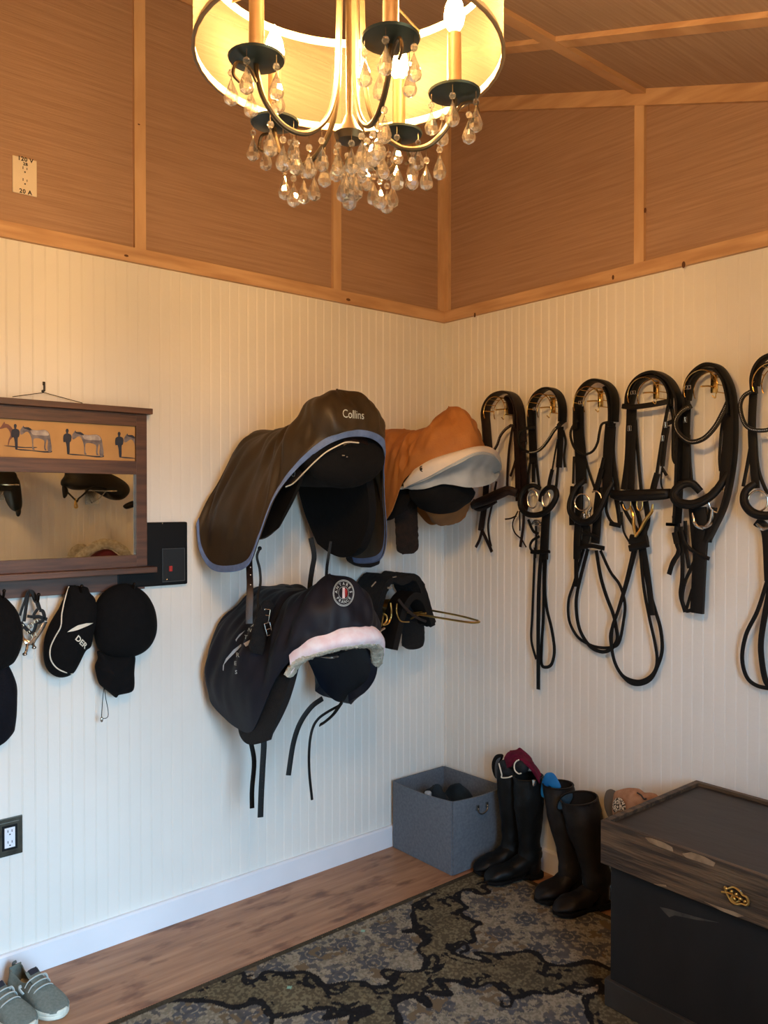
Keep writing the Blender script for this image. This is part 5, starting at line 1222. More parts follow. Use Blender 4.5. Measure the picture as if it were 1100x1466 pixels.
def rug():
    X0, X1, Y0, Y1, step = -2.55, -.135, -2.2, -.442, .0042
    nx = int((X1 - X0) / step); ny = int((Y1 - Y0) / step)
    xs = np.linspace(X0, X1, nx); ys = np.linspace(Y0, Y1, ny); GX, GY = np.meshgrid(xs, ys); P = np.stack([GX.ravel(), GY.ravel()], 1)
    rs = np.random.RandomState(5)
    def vn(fx, fy, seed):        # smooth value noise on the grid
        r = np.random.RandomState(seed); g = r.rand(int(abs(Y1 - Y0) * fy) + 3, int(abs(X1 - X0) * fx) + 3)
        u = (P[:, 0] - X0) * fx; v = (P[:, 1] - Y0) * fy; i = u.astype(int); j = v.astype(int); a = u - i; b = v - j; a = a * a * (3 - 2 * a); b = b * b * (3 - 2 * b)
        return (g[j, i] * (1 - a) + g[j, i + 1] * a) * (1 - b) + (g[j + 1, i] * (1 - a) + g[j + 1, i + 1] * a) * b
    def dist(poly):
        d = np.full(len(P), 9.); Q = np.array(poly)
        for a, b in zip(Q[:-1], Q[1:]):
            ab = b - a; t = np.clip(((P - a) @ ab) / (ab @ ab + 1e-12), 0, 1); d = np.minimum(d, np.linalg.norm(P - a - t[:, None] * ab, axis=1))
        return d
    def inside(poly):
        Q = np.array(poly); r = np.zeros(len(P), bool); j = len(Q) - 1
        for i in range(len(Q)):
            c = ((Q[i, 1] > P[:, 1]) != (Q[j, 1] > P[:, 1])) & (P[:, 0] < (Q[j, 0] - Q[i, 0]) * (P[:, 1] - Q[i, 1]) / (Q[j, 1] - Q[i, 1] + 1e-12) + Q[i, 0]); r ^= c; j = i
        return r
    LA, LB, LC, LD = ([tuple(w_) for w_ in spline(pts_rug(q), 5)] for q in (A_, B_, C_, D_))
    IN = inside(LA + [(-2.4, -.3), (LA[0][0], -.3)]) | inside(LB + [(.2, LB[-1][1]), (.2, LB[0][1])]) | inside(LC + [(-.8, -2.5), (-1.6, -2.5)]) | inside(LD + [(-1.5, -2.5), (-2.9, -2.5), (-2.9, -1)])
    d = np.minimum.reduce([dist(q) for q in (LA, LB, LC, LD)] + [dist(spline(pts_rug(q), 5)) * 1.25 for q in CURLS])
    n1 = vn(60, 60, 1); n2 = vn(24, 24, 2); n3 = vn(150, 150, 3); n4 = vn(9, 9, 4)
    c = lambda *q: np.array(lin(q))
    col = np.where((n3 > .55)[:, None], c(108, 100, 78), c(80, 72, 56)) * (.82 + .36 * n4)[:, None]
    # inside the medallions: cream ground, grey-blue rosettes and lattice
    inn = np.where((n3 > .5)[:, None], c(140, 132, 115), c(118, 111, 96))
    cs = .155; cell = np.stack([np.floor(P[:, 0] / cs), np.floor(P[:, 1] / cs)], 1)
    jx = (np.sin(cell[:, 0] * 12.9 + cell[:, 1] * 78.2) * 43758.5) % 1; cx = (cell[:, 0] + .5 + (jx - .5) * .3) * cs; cy = (cell[:, 1] + .5 + ((jx * 7.3) % 1 - .5) * .3) * cs
    rr = np.hypot(P[:, 0] - cx, P[:, 1] - cy); an = np.arctan2(P[:, 1] - cy, P[:, 0] - cx)
    pet = .046 * (1 + .22 * np.cos(an * 8)); rose = (rr < pet) & ~((rr > .024) & (rr < .029)) & (rr > .008)
    n5 = vn(44, 44, 12); n6 = vn(80, 80, 13); leaf = (n5 > .54) & (n6 > .34) & (np.abs(n5 - .62) > .035)
    inn = np.where(leaf[:, None], c(84, 82, 80) * (.8 + .4 * n1)[:, None], inn); inn = np.where(rose[:, None], c(76, 77, 80) * (.75 + .5 * n1)[:, None], inn)
    tanc = (vn(16, 16, 9) > .72) & (n1 > .5); inn = np.where(tanc[:, None], c(104, 90, 70), inn)
    col = np.where(IN[:, None], inn, col)
    thick = .0095 + .012 * (n2 - .4) + .004 * (n1 - .5); dark = d < np.maximum(.006, thick)
    spr = (d < .034) & ~IN & (vn(48, 48, 8) > .66); dark |= spr
    col = np.where(dark[:, None], c(28, 27, 28) * (.7 + .7 * n3)[:, None], col)
    edge = (P[:, 1] > Y1 - .022) | (P[:, 0] > X1 - .022); col = np.where(edge[:, None], c(66, 60, 48) * (.7 + .6 * n3)[:, None], col)
    gold = (n3 > .93) & (n1 > .6); col = np.where(gold[:, None], c(124, 110, 80), col)
    for q in ((403, 188), (209, 336)):
        g = onZ(300 + q[0] * .5455, 1230 + q[1] * .5455, .006); col = np.where(((np.abs(P[:, 0] - g.x) + np.abs(P[:, 1] - g.y)) < .010)[:, None], c(130, 172, 152), col)
    z = .0055 + .0012 * np.sin(P[:, 1] * 900) * np.sin(P[:, 0] * 760) + .0006 * n3
    v = [(float(a), float(b), float(h)) for (a, b), h in zip(P, z)]; f = [(j * nx + i, j * nx + i + 1, (j + 1) * nx + i + 1, (j + 1) * nx + i) for j in range(ny - 1) for i in range(nx - 1)]
    k0 = len(v); rim = [(0, i) for i in range(nx)] + [(j, nx - 1) for j in range(1, ny)] + [(ny - 1, i) for i in range(nx - 2, -1, -1)] + [(j, 0) for j in range(ny - 2, 0, -1)]
    ids = [j * nx + i for j, i in rim]; v += [(v[i][0], v[i][1], .0008) for i in ids]; m_ = len(ids)
    f += [(ids[a], k0 + a, k0 + (a + 1) % m_, ids[(a + 1) % m_]) for a in range(m_)]
    m = bpy.data.materials.new('woven_rug'); m.use_nodes = True; nt = m.node_tree; b = nt.nodes['Principled BSDF']; b.inputs['Roughness'].default_value = .95; b.inputs['Specular IOR Level'].default_value = .1
    at = nt.nodes.new('ShaderNodeAttribute'); at.attribute_name = 'weave'; nt.links.new(at.outputs['Color'], b.inputs['Base Color'])
    c0 = Vector(((X0 + X1) / 2, (Y0 + Y1) / 2, 0)); o = mesh('area_rug', v, f, m, None, c0, True)
    ca = o.data.color_attributes.new('weave', 'FLOAT_COLOR', 'POINT'); full = np.ones((len(v), 4), np.float32); full[:k0, :3] = col; full[k0:, :3] = col[ids]
    ca.data.foreach_set('color', full.ravel()); tag(o, 'woven olive and grey area rug with dark scrolled medallion outlines', 'rug'); return o
rug()

# ---------------------------------------------------------------- trunk
M_trlid = mat('stained_pine_lid', (92, 72, 52), .55, rgb2=(46, 34, 25), scale=2.6, stretch=(20, 1.4, 20), detail=7, bump=.35, ramp=(.4, .6))
M_trtop = mat('dark_stained_top', (50, 40, 34), .5, rgb2=(36, 28, 23), scale=3, stretch=(3, 1, 1), detail=5, bump=.1)
M_trbody = mat('black_stained_panel', (26, 26, 27), .7, rgb2=(20, 20, 21), scale=4, stretch=(1, 2, 1), detail=5, bump=.1, spec=.3)
M_worn = mat('bare_worn_wood', (150, 126, 98), .7, rgb2=(110, 88, 64), scale=20)
M_trplinth = mat('grey_black_plinth', (52, 48, 44), .6, rgb2=(34, 32, 30), scale=6)
TX0, TX1, TY1, TY0, TZ, LH = -.628, -.055, -1.344, -2.30, .587, .135
tr_ = empty('storage_chest', ((TX0 + TX1) / 2, (TY0 + TY1) / 2, 0)); tag(tr_, 'dark stained wooden storage chest with brass latch standing against the right wall', 'chest')
def tpart(n_, b_, m, p=None, sm=False):
    mb = MB(); mb.add(b_); return mb.build(n_, m, p or tr_, smooth=sm)
tpart('body', box(TX0 + .022, TX1 - .01, TY0 + .02, TY1 - .022, .0078, TZ - LH + .01, .003), M_trbody)
lid = tpart('lid', box(TX0 + .018, TX1 - .018, TY0 + .018, TY1 - .018, TZ - .03, TZ - .012), M_trtop)
for b_ in (box(TX0, TX0 + .02, TY0, TY1, TZ - LH, TZ, .002), box(TX1 - .02, TX1, TY0, TY1, TZ - LH, TZ, .002), box(TX0 + .02, TX1 - .02, TY1 - .02, TY1, TZ - LH, TZ, .002), box(TX0 + .02, TX1 - .02, TY0, TY0 + .02, TZ - LH, TZ, .002)):
    tpart('lid_board', b_, M_trlid, lid)
for b_ in (box(TX0 + .008, TX0 + .022, TY0 + .01, TY1 - .01, .0078, .09, .002), box(TX0 + .02, TX1, TY1 - .022, TY1 - .008, .0078, .09, .002)):
    tpart('plinth_board', b_, M_trplinth)
# bare patches where the stain has worn off
C2 = lambda x, y, X: onX(840 + x * .2634, 1080 + y * .2634, X)
for i, L in enumerate((((318, 452), (350, 452), (420, 478), (465, 505), (470, 528), (400, 505), (345, 480)), ((520, 540), (570, 528), (640, 555), (700, 590), (690, 610), (600, 580), (540, 560)),
          ((640, 800), (720, 830), (800, 855), (855, 880), (820, 888), (730, 860)), ((365, 712), (430, 710), (434, 720), (395, 724)))):
    P = [tuple(C2(x, y, TX0 - .0012)) for x, y in L]; P = [(p[0], p[1], max(TZ - LH + .001, min(TZ - .001, p[2]))) for p in P]
    mb = MB(); mb.add(extrude_poly(P, (.0012, 0, 0))); mb.build('worn_patch', M_worn, lid, smooth=False)
P = [tuple(C2(x, y, TX0 + .0212)) for x, y in ((398, 830), (440, 838), (520, 862), (600, 885), (720, 915), (600, 900), (480, 875), (450, 885), (425, 860))]
mb = MB(); mb.add(extrude_poly(P, (.0012, 0, 0))); mb.build('worn_patch', mat('scuffed_grey', (64, 60, 54), .7, rgb2=(40, 38, 36), scale=30), tr_, smooth=False)
# brass latch
lx = TX0 - .004; mb = MB()
def C3(x, y): return tuple(C2(x, y, lx - .004))
mb.add(tube([C3(*q) for q in ((752, 722), (770, 730), (800, 722), (835, 745), (850, 765), (870, 775), (882, 805), (870, 820), (845, 812), (820, 815), (790, 800), (770, 770), (760, 748))], .0032, n=6, closed=True, hint=(1, 0, 0)))
mb.add(tube([C3(*q) for q in ((735, 748), (770, 752), (800, 765), (850, 790))], .003, n=5)); 
for q in ((790, 745), (815, 760), (835, 785), (805, 785), (862, 800), (760, 730)): mb.add(ball(C3(*q), .0052, 10))
mb.add(tube([C3(*q) for q in ((800, 760), (790, 785), (810, 805), (832, 795), (835, 775))], .003, n=5)); mb.build('latch', M_gold, tr_)
hs = MB(); hs.add(ball(C3(840, 742), .003, 8)); hs.build('latch_screw', M_steel, tr_)

# ---------------------------------------------------------------- storage bin with clothes
M_bin = mat('grey_felt_bin', (106, 113, 122), .85, rgb2=(94, 101, 110), scale=90, bump=.15, bscale=400, spec=.2)
M_binin = mat('grey_bin_lining', (84, 92, 102), .9, var=.1, scale=60, spec=.2)
BX0, BX1, BY0, BY1 = -.345, -.028, -.405, -.028
bn = empty('storage_bin', ((BX0 + BX1) / 2, (BY0 + BY1) / 2, 0)); tag(bn, 'grey felt storage bin with round steel handle standing in the corner', 'storage bin')
def bside(a, b, ha, hb, sag, th, inw):
    rows = []
    for i in range(13):
        t = i / 12; bow = 4 * t * (1 - t); x = a[0] + (b[0] - a[0]) * t; y = a[1] + (b[1] - a[1]) * t; h = ha + (hb - ha) * t + sag * bow
        rows.append([(x + inw[0] * bow * .02 * s_ ** 2, y + inw[1] * bow * .02 * s_ ** 2, .002 + (h - .002) * s_) for s_ in [k_ / 6 for k_ in range(7)]])
    return shell(rows, th)
mb = MB(); cor = {'f': (BX0, BY0), 'l': (BX0, BY1), 'b': (BX1, BY1), 'r': (BX1, BY0)}
mb.add(bside(cor['f'], cor['l'], .315, .305, .0, .006, (-1, 0)), 0); mb.add(bside(cor['l'], cor['b'], .305, .305, .0, .006, (0, 1 * 0)), 0)
mb.add(bside(cor['b'], cor['r'], .305, .31, .0, .006, (0, 0)), 0); mb.add(bside(cor['r'], cor['f'], .31, .315, .0, .006, (0, -1)), 0)
mb.build('side_panel', M_bin, bn, sharp=30)
mb = MB(); mb.add(box(BX0 + .002, BX1 - .002, BY0 + .002, BY1 - .002, .001, .008)); mb.build('base_panel', M_bin, bn)
hc = onY(691, 1160, BY0 - .024); 
mb = MB(); mb.add(ring((hc.x, BY0 - .028, hc.z + .012), .030, .026, (0, 1, 0), .0028, a0=PI, a1=2 * PI, k=20))
for s_ in (-1, 1):
    mb.add(box(hc.x + s_ * .029 - .007, hc.x + s_ * .029 + .007, BY0 - .018, BY0 - .027, hc.z + .006, hc.z + .028, .001)); mb.add(ball((hc.x + s_ * .029, BY0 - .029, hc.z + .014), .004, 8))
mb.build('handle', M_steel, bn)
M_cloth = mat('dark_teal_clothes', (36, 48, 56), .9, rgb2=(22, 30, 37), scale=10, spec=.2)
def heap(name, cx, cy, rx, ry, z0, z1, m, seed, label, cat, amp=.03, grp=None):
    rows = []
    for i in range(22):
        ph = i / 21 * PI * .5; r = []
        for a in range(40):
            an = 2 * PI * a / 40; s_ = math.cos(ph) if i < 21 else .01
            p = Vector((cx + rx * s_ * math.cos(an), cy + ry * s_ * math.sin(an), z0 + (z1 - z0) * math.sin(ph)))
            q = noise.noise_vector(p * 17 + Vector((seed, 0, 0))) * amp + noise.noise_vector(p * 45 + Vector((seed, 3, 0))) * amp * .35; q.x *= .6; q.y *= .6
            r.append(tuple(p + q * min(1, ph * 2)))
        rows.append(r)
    v, f = grid(rows, cv=True); mb = MB(); mb.add((v, list(f) + [tuple(reversed(range(40))), tuple(range(21 * 40, 22 * 40))])); o = mb.build(name, m, None, loc=(cx, cy, z0)); return tag(o, label, cat, grp)
heap('folded_clothes', -.245, -.215, .072, .14, .012, .305, M_cloth, 3, 'crumpled dark teal clothing heaped at the left side of the grey bin', 'clothes')
heap('folded_clothes', -.105, -.215, .055, .14, .012, .285, M_cloth, 9, 'smooth dark folded garment lying toward the right side of the grey bin', 'clothes', .014)
q = onZ(613, 1137, .300); mb = MB(); mb.add(lathe([(.001, .020), (.013, .019), (.0155, .015), (.0155, .001), (.0135, 0)], (q.x, q.y, .292), 20)); mb.add(lathe([(.0105, 0), (.0105, -.03)], (q.x, q.y, .293), 16))
o = mb.build('bottle', mat('grey_plastic_cap', (160, 164, 168), .4), None, loc=(q.x, q.y, .24)); tag(o, 'small grey bottle cap poking from the clothes in the bin', 'bottle')

# ---------------------------------------------------------------- riding boots
M_boot = mat('black_boot_leather', (14, 15, 15), .5, rgb2=(8, 9, 9), scale=30, bump=.12, bscale=80, spec=.3)
M_bootb = mat('worn_brown_black_leather', (23, 18, 15), .55, rgb2=(13, 10, 9), scale=30, bump=.12, bscale=80, spec=.3)
M_sole = mat('boot_sole_rubber', (12, 11, 11), .8, spec=.2)
M_bootin = mat('boot_lining', (30, 28, 27), .9, spec=.2)
def boot(name, heel, toe, top, h, m, label, r0=.062, wig=.0):
    """knee boot: heel and toe on the floor, shaft rising to the opening at top"""
    H_, T_ = Vector((*heel, 0)), Vector((*toe, 0)); d = (T_ - H_).normalized(); s = Vector((-d.y, d.x, 0)); L = (T_ - H_).length
    rt = empty(name, tuple(H_ + d * .04)); tag(rt, label, 'boot')
    ank = H_ + d * .055 + Vector((0, 0, .11)); tp = Vector((top[0], top[1], h)); rows = []
    def rg(c, ax1, ax2, a, b, n_=24, sq=1.0): return [tuple(c + ax1 * a * math.copysign(abs(math.cos(2 * PI * i / n_)) ** sq, math.cos(2 * PI * i / n_)) + ax2 * b * math.copysign(abs(math.sin(2 * PI * i / n_)) ** sq, math.sin(2 * PI * i / n_))) for i in range(n_)]
    up = Vector((0, 0, 1)); axs = (tp - ank).normalized(); f_ = (d - axs * d.dot(axs)).normalized()
    for t, a, b in ((1.0, r0, r0 * .86), (.9, r0 * 1.0, r0 * .88), (.7, r0 * 1.02, r0 * .90), (.5, r0 * .94, r0 * .82), (.3, r0 * .80, r0 * .70), (.12, r0 * .74, r0 * .62), (0, r0 * .80, r0 * .60)):
        c = ank.lerp(tp, t); rows.append(rg(c + s * wig * math.sin(t * 6), f_, s, a, b))
    for ang, fw, a, b in ((25, .008, .062, .038), (50, .024, .066, .038), (75, .052, .056, .040)):
        an = math.radians(ang); n2 = up * math.cos(an) + d * -0 ; ax1 = (d * math.cos(an) - up * math.sin(an)) * 1.0
        c = H_ + d * (.048 + fw) + up * (.082 - ang * .0004); rows.append(rg(c - up * .0, ax1, s, a, b))
    for x, hh, ww in ((.52, .033, .043), (.66, .028, .047), (.80, .024, .046), (.90, .019, .037), (.965, .012, .022), (.99, .004, .008)):
        c = H_ + d * (L * x) + up * (hh + .014); rows.append(rg(c, up * -1, s, hh, ww, sq=.9))
    S = surf(rows, 3, 1, cv=True); v, f = grid(S, cv=True); n_ = len(S[0])
    v = [tuple(Vector(p) + noise.noise_vector(Vector(p) * 22) * .006 + Vector((0, 0, 1)) * .003 * math.sin(p[2] * 260) * max(0, 1 - abs(p[2] - .12) / .07)) for p in v]
    v = [(p[0], p[1], max(.012, p[2])) for p in v]
    mb = MB(); mb.add((v, list(f) + [tuple(range((len(S) - 1) * n_, len(S) * n_))])); up_ = mb.build('shaft_and_foot', m, rt)
    # heel counter closing the back
    mb = MB(); mb.add(lathe([(.030, .012), (.036, .03), (.037, .06), (.036, .09), (.040, .12)], tuple(H_ + d * .044), 20)); mb.build('heel_counter', m, rt)
    # lining a little inside, open at the top
    R2 = [rg(ank.lerp(tp, t), f_, s, r0 * k_, r0 * .86 * k_) for t, k_ in ((1.0, .95), (.8, .93), (.55, .80), (.5, .1))]
    v, f = grid(R2, cv=True); mb = MB(); mb.add((v, [tuple(reversed(q)) for q in f])); mb.build('lining', M_bootin, rt)
    mb = MB(); mb.add(tube(rg(tp, f_, s, r0 * .98, r0 * .84), .004, n=1, closed=True, k=6)); mb.build('top_binding', m, rt)
    # sole and heel block
    O = []
    for t, w_ in ((0, .020), (.05, .031), (.2, .034), (.4, .031), (.6, .040), (.78, .047), (.9, .040), (.98, .022)): O.append((t, w_))
    pl_ = [H_ + d * (L * t) + s * w_ for t, w_ in O] + [H_ + d * (L * 1.01)] + [H_ + d * (L * t) - s * w_ for t, w_ in reversed(O)]
    mb = MB(); mb.add(extrude_poly([(p.x, p.y, .009) for p in pl_], (0, 0, .011)))
    hb = [H_ + d * (L * t) + s * w_ for t, w_ in ((0, .020), (.05, .031), (.26, .034))] + [H_ + d * (L * t) - s * w_ for t, w_ in ((.26, .034), (.05, .031), (0, .020))]
    mb.add(extrude_poly([(p.x, p.y, .0003) for p in hb], (0, 0, .014))); fb = [H_ + d * (L * t) + s * w_ for t, w_ in O[4:]] + [H_ + d * (L * t) - s * w_ for t, w_ in reversed(O[4:])]
    mb.add(extrude_poly([(p.x, p.y, .007) for p in fb], (0, 0, .004))); mb.build('sole', M_sole, rt, smooth=False)
    return rt, tp, f_, s
b1 = boot('riding_boot', (-.050, -.535), (-.280, -.475), (-.110, -.520), .440, M_boot, 'tall black riding boot at the back, against the bin, with cloth stuffed in its top', .058)
b2 = boot('riding_boot', (-.060, -.650), (-.310, -.560), (-.125, -.632), .425, M_boot, 'tall black riding boot in front with a small silver emblem, beside the grey bin', .064)
b3 = boot('riding_boot', (-.055, -.850), (-.275, -.800), (-.085, -.756), .415, M_bootb, 'brown-black riding boot with a bright blue insole standing up in its top', .066)
b4 = boot('riding_boot', (-.062, -.985), (-.300, -.905), (-.118, -.884), .402, M_bootb, 'brown-black riding boot nearest the wooden chest, leaning back toward the wall', .078)
q = onX(764, 1124, -.19); mb = MB(); mb.add(pillow([(q.x, q.y - .006, q.z + .012), (q.x, q.y + .006, q.z + .012), (q.x, q.y + .005, q.z - .008), (q.x, q.y, q.z - .013), (q.x, q.y - .005, q.z - .008)], (-1, -.2, 0), .002, .02, 3)); mb.build('emblem', M_steel, b2[0])
for q_ in (b1, b2, b3, b4): q_[0].location.z = .0068
# what is stuffed into them
M_mar = mat('maroon_knit', (104, 16, 50), .85, rgb2=(76, 10, 36), scale=30, spec=.2)
M_char = mat('charcoal_knit', (40, 44, 48), .9, rgb2=(26, 28, 32), scale=40, spec=.2)
CB2 = lambda x, y, X: tuple(onX(690 + x * .16364, 1060 + y * .16364, X))
st_ = empty('boot_socks', (-.12, -.57, .43)); tag(st_, 'maroon cloth and patterned dark socks stuffed in the black boots', 'socks')
mb = MB(); rows = [[CB2(250, 90, -.12), CB2(300, 72, -.10), CB2(345, 70, -.09), CB2(400, 120, -.08), CB2(450, 170, -.08), CB2(490, 240, -.09), CB2(520, 300, -.10)],
                   [CB2(205, 130, -.14), CB2(260, 130, -.15), CB2(320, 130, -.15), CB2(370, 170, -.15), CB2(420, 200, -.15), CB2(470, 265, -.15), CB2(505, 350, -.15)],
                   [CB2(185, 230, -.14), CB2(235, 235, -.17), CB2(290, 170, -.17), CB2(345, 185, -.17), CB2(400, 225, -.17), CB2(450, 290, -.16), CB2(500, 380, -.15)]]
mb.add(shell(wrinkle(surf(rows, 5, 4), .008, 6, 5, 2, .5), .006)); mb.build('maroon_cloth', M_mar, st_)
mb = MB(); mb.add(pillow([CB2(*p, -.16) for p in ((290, 190), (320, 170), (360, 180), (395, 215), (400, 255), (370, 285), (325, 290), (290, 265), (280, 225))], (-1, -.3, .3), .03, .05, 6)); mb.build('rolled_sock', M_char, st_)
mb = MB(); mb.add(tube([CB2(*p, -.195) for p in ((325, 170), (300, 185), (285, 215), (290, 260), (320, 290), (345, 288))], .0028, n=5)); mb.add(tube([CB2(*p, -.185) for p in ((150, 200), (160, 240), (175, 300), (175, 325), (230, 325), (265, 312))], .0028, n=5)); mb.build('white_stripe', M_white, st_)
mb = MB(); mb.add(pillow([CB2(*p, -.14) for p in ((165, 180), (205, 170), (240, 210), (280, 250), (290, 310), (240, 330), (175, 325), (150, 240))], (-1, -.3, .3), .03, .05, 6)); mb.build('rolled_sock', M_char, st_)
ins = empty('boot_shaper', CB2(135, 220, -.12)); tag(ins, 'dark oval sole standing upright in the rear black boot', 'insole')
mb = MB(); O = [CB2(*p, -.11) for p in ((155, 118), (190, 130), (170, 200), (165, 320), (120, 330), (92, 260), (90, 190), (115, 135))]; mb.add(pillow(O, (-1, -.2, .1), .010, .01, 5)); mb.build('sole_shape', M_sole, ins)
mb = MB(); O = [CB2(*p, -.125) for p in ((165, 150), (150, 190), (145, 320), (120, 320), (115, 230), (130, 170))]; mb.add(pillow(O, (-1, -.2, .1), .006, .004, 4)); mb.build('grey_face', M_binin, ins)
M_blue = mat('bright_blue_insole', (16, 126, 200), .6, rgb2=(10, 100, 170), scale=12)
M_bluedk = mat('deep_blue_fabric', (14, 40, 60), .8, var=.2)
bi = empty('blue_insole', CB2(600, 400, -.10)); tag(bi, 'bright blue insole sticking up out of the brown-black boot', 'insole')
mb = MB(); O = [CB2(*p, -.125) for p in ((590, 280), (630, 290), (665, 340), (692, 410), (640, 425), (590, 400), (570, 430), (560, 495), (525, 490), (516, 430), (530, 350), (555, 295))]; mb.add(pillow(O, (-1, -.3, .2), .006, .008, 5, cen=CB2(560, 360, -.125))); mb.build('insole_face', M_blue, bi)
mb = MB(); O = [CB2(*p, -.118) for p in ((570, 380), (600, 390), (650, 425), (690, 415), (690, 450), (620, 500), (560, 500), (562, 440))]; mb.add(pillow(O, (-1, -.3, .2), .006, .008, 4)); mb.build('fabric_fold', M_bluedk, bi)
bi = empty('blue_insole', CB2(730, 530, -.16)); tag(bi, 'dim blue insole lying inside the opening of the boot nearest the wooden chest', 'insole')
mb = MB(); O = [CB2(*p, -.172) for p in ((800, 455), (800, 500), (770, 560), (715, 603), (672, 605), (660, 575), (690, 510), (740, 470))]; mb.add(pillow(O, (-1, -.4, .4), .004, .006, 5)); mb.build('insole_face', mat('teal_blue_insole', (12, 66, 100), .7, rgb2=(10, 40, 62), scale=30), bi)
mb = MB(); mb.add(tube(O + [O[0]], .003, n=4)); mb.build('insole_rim', M_sole, bi)

# ---------------------------------------------------------------- grey sneakers
M_snk = mat('grey_green_canvas', (116, 122, 114), .85, rgb2=(104, 110, 103), scale=120, bump=.25, bscale=500, spec=.2)
M_snkin = mat('grey_shoe_lining', (88, 90, 88), .9, var=.15, spec=.2)
M_rub = mat('off_white_rubber', (216, 216, 202), .6, rgb2=(190, 188, 174), scale=30)
M_lace = mat('pale_grey_lace', (186, 192, 188), .8, var=.1)
M_logo = mat('navy_tongue_label', (30, 34, 48), .6, var=.2)
def sneaker(heel, toe, label, L=.262):
    H_, T_ = Vector((*heel, 0)), Vector((*toe, 0)); d = (T_ - H_).normalized(); s = Vector((-d.y, d.x, 0)); up = Vector((0, 0, 1)); rt = empty('sneaker', tuple(H_ + d * L / 2)); tag(rt, label, 'shoe', 'pair of grey canvas sneakers')
    W = lambda t, w_, z: tuple(H_ + d * (L * t) + s * w_ + up * z)
    out = ((0, .018), (.03, .029), (.15, .036), (.35, .035), (.55, .042), (.72, .049), (.86, .043), (.95, .027))
    O = [W(t, w_, 0) for t, w_ in out] + [W(1, 0, 0)] + [W(t, -w_, 0) for t, w_ in reversed(out)] 
    O = [tuple(q) for q in spline(O, 4, True)]; c_ = H_ + d * L * .5
    rows = [[tuple(c_ + (Vector(o) - c_) * k_ + up * z) for o in O] for k_, z in ((.97, .0005), (1.0, .004), (1.0, .012), (.988, .0135), (1.0, .015), (1.0, .024), (.97, .0275), (.9, .026))]
    v, f = grid(rows, cv=True); n_ = len(O); mb = MB(); mb.add((v, list(f) + [tuple(reversed(range(n_))), tuple(range(7 * n_, 8 * n_))])); mb.build('rubber_sole', M_rub, rt)
    # upper as arches from heel to toe: (t, half width, height, opening half-angle)
    def arch(t, w_, h_, op, lean=0):
        r = []
        for i in range(13):
            u = -1 + 2 * i / 12; a = u * (PI / 2 + .0); 
            r.append((t, w_, h_, u))
        return r
    secs = [(.015, .020, .078), (.05, .030, .076), (.14, .034, .062), (.26, .035, .055), (.38, .036, .062), (.44, .037, .070), (.54, .040, .068), (.64, .043, .058), (.74, .045, .047), (.84, .041, .038), (.92, .031, .032), (.965, .018, .027)]
    # side walls (open top between t=.05 and .42)
    for sg in (-1, 1):
        rows = []
        for t, w_, h_ in secs[:6]:
            top = .55 if t > .1 else .75
            rows.append([W(t, sg * w_ * (1 - .05 * k_) * (1 if k_ < 3 else top + .25 * (1 - (k_ - 2) / 3)), .022 + (h_ - .022) * (k_ / 5)) for k_ in range(6)])
        mb = MB(); mb.add(shell(surf(rows, 4, 2), .003 * sg)); mb.build('quarter', M_snk, rt)
    rows = [[W(.015 - .004 * math.sin(k_ / 5 * PI) , u * .020, .022 + .062 * k_ / 5) for k_ in range(6)] for u in (-1, -.5, 0, .5, 1)]
    mb = MB(); mb.add(shell(surf(rows, 3, 2), .004, True)); mb.build('heel_counter', M_snk, rt)
    mb = MB(); mb.add(sweep([W(-.008, 0, .055), W(-.012, 0, .085), W(.005, 0, .094), W(.022, 0, .088)], .013, .003, tuple(-d))); mb.build('pull_tab', M_snkin, rt)
    mb = MB(); rows = [[W(t, u * w_ * .92, .024) for u in (-1, 0, 1)] for t, w_, h_ in secs[:7]]; mb.add(grid(surf(rows, 2, 2))); mb.build('insole', M_snkin, rt)
    rows = []
    for t, w_, h_ in secs[5:]:
        rows.append([W(t, w_ * math.copysign(abs(math.cos(a)) ** .75, math.cos(a)), .022 + (h_ - .022) * math.sin(a) ** .8 if 0 < a < PI else .022) for a in [PI * k_ / 12 for k_ in range(13)]])
    S = surf(rows, 4, 2); mb = MB(); mb.add(shell(S, .003)); vm = mb.build('vamp', M_snk, rt)
    mb = MB(); TT_ = [[W(t, u * .021, z) for u in (-1, -.5, 0, .5, 1)] for t, z in ((.36, .100), (.42, .090), (.50, .080), (.60, .066), (.68, .055))]
    TT_ = [[(p[0], p[1], p[2] - .006 * (abs(u) ** 2)) for p, u in zip(r, (-1, -.5, 0, .5, 1))] for r in TT_]; mb.add(shell(surf(TT_, 3, 3), .004)); tg = mb.build('tongue', M_snk, rt)
    mb = MB(); mb.add(shell(surf([[W(t, u * .014, z) for u in (-1, 0, 1)] for t, z in ((.375, .1015), (.405, .0965), (.435, .0915))], 2, 2), .002)); mb.build('tongue_label', M_logo, tg)
    for t, z in ((.47, .086), (.54, .078), (.61, .068)):
        P = [W(t - .03, -.036, z - .024), W(t - .01, -.026, z - .006), W(t + .01, 0, z + .002), W(t, .026, z - .006), W(t - .01, .036, z - .022)]
        mb = MB(); mb.add(strap(P, .006, .003, (0, 0, 1))); mb.build('lace', M_lace, rt)
    for sg in (-1, 1):
        mb = MB(); mb.add(strap([W(.36, sg * .036, .060), W(.38, sg * .046, .062), W(.42, sg * .046, .054), W(.45, sg * .042, .046)], .010, .005, tuple(s))); mb.build('lace_loop', M_lace, rt)
    return rt
sneaker((-2.005, -.070), (-1.940, -.30), 'grey canvas sneaker on the right of the pair by the baseboard')
sneaker((-2.115, -.082), (-2.030, -.32), 'grey canvas sneaker on the left of the pair, cut by the photo edge')

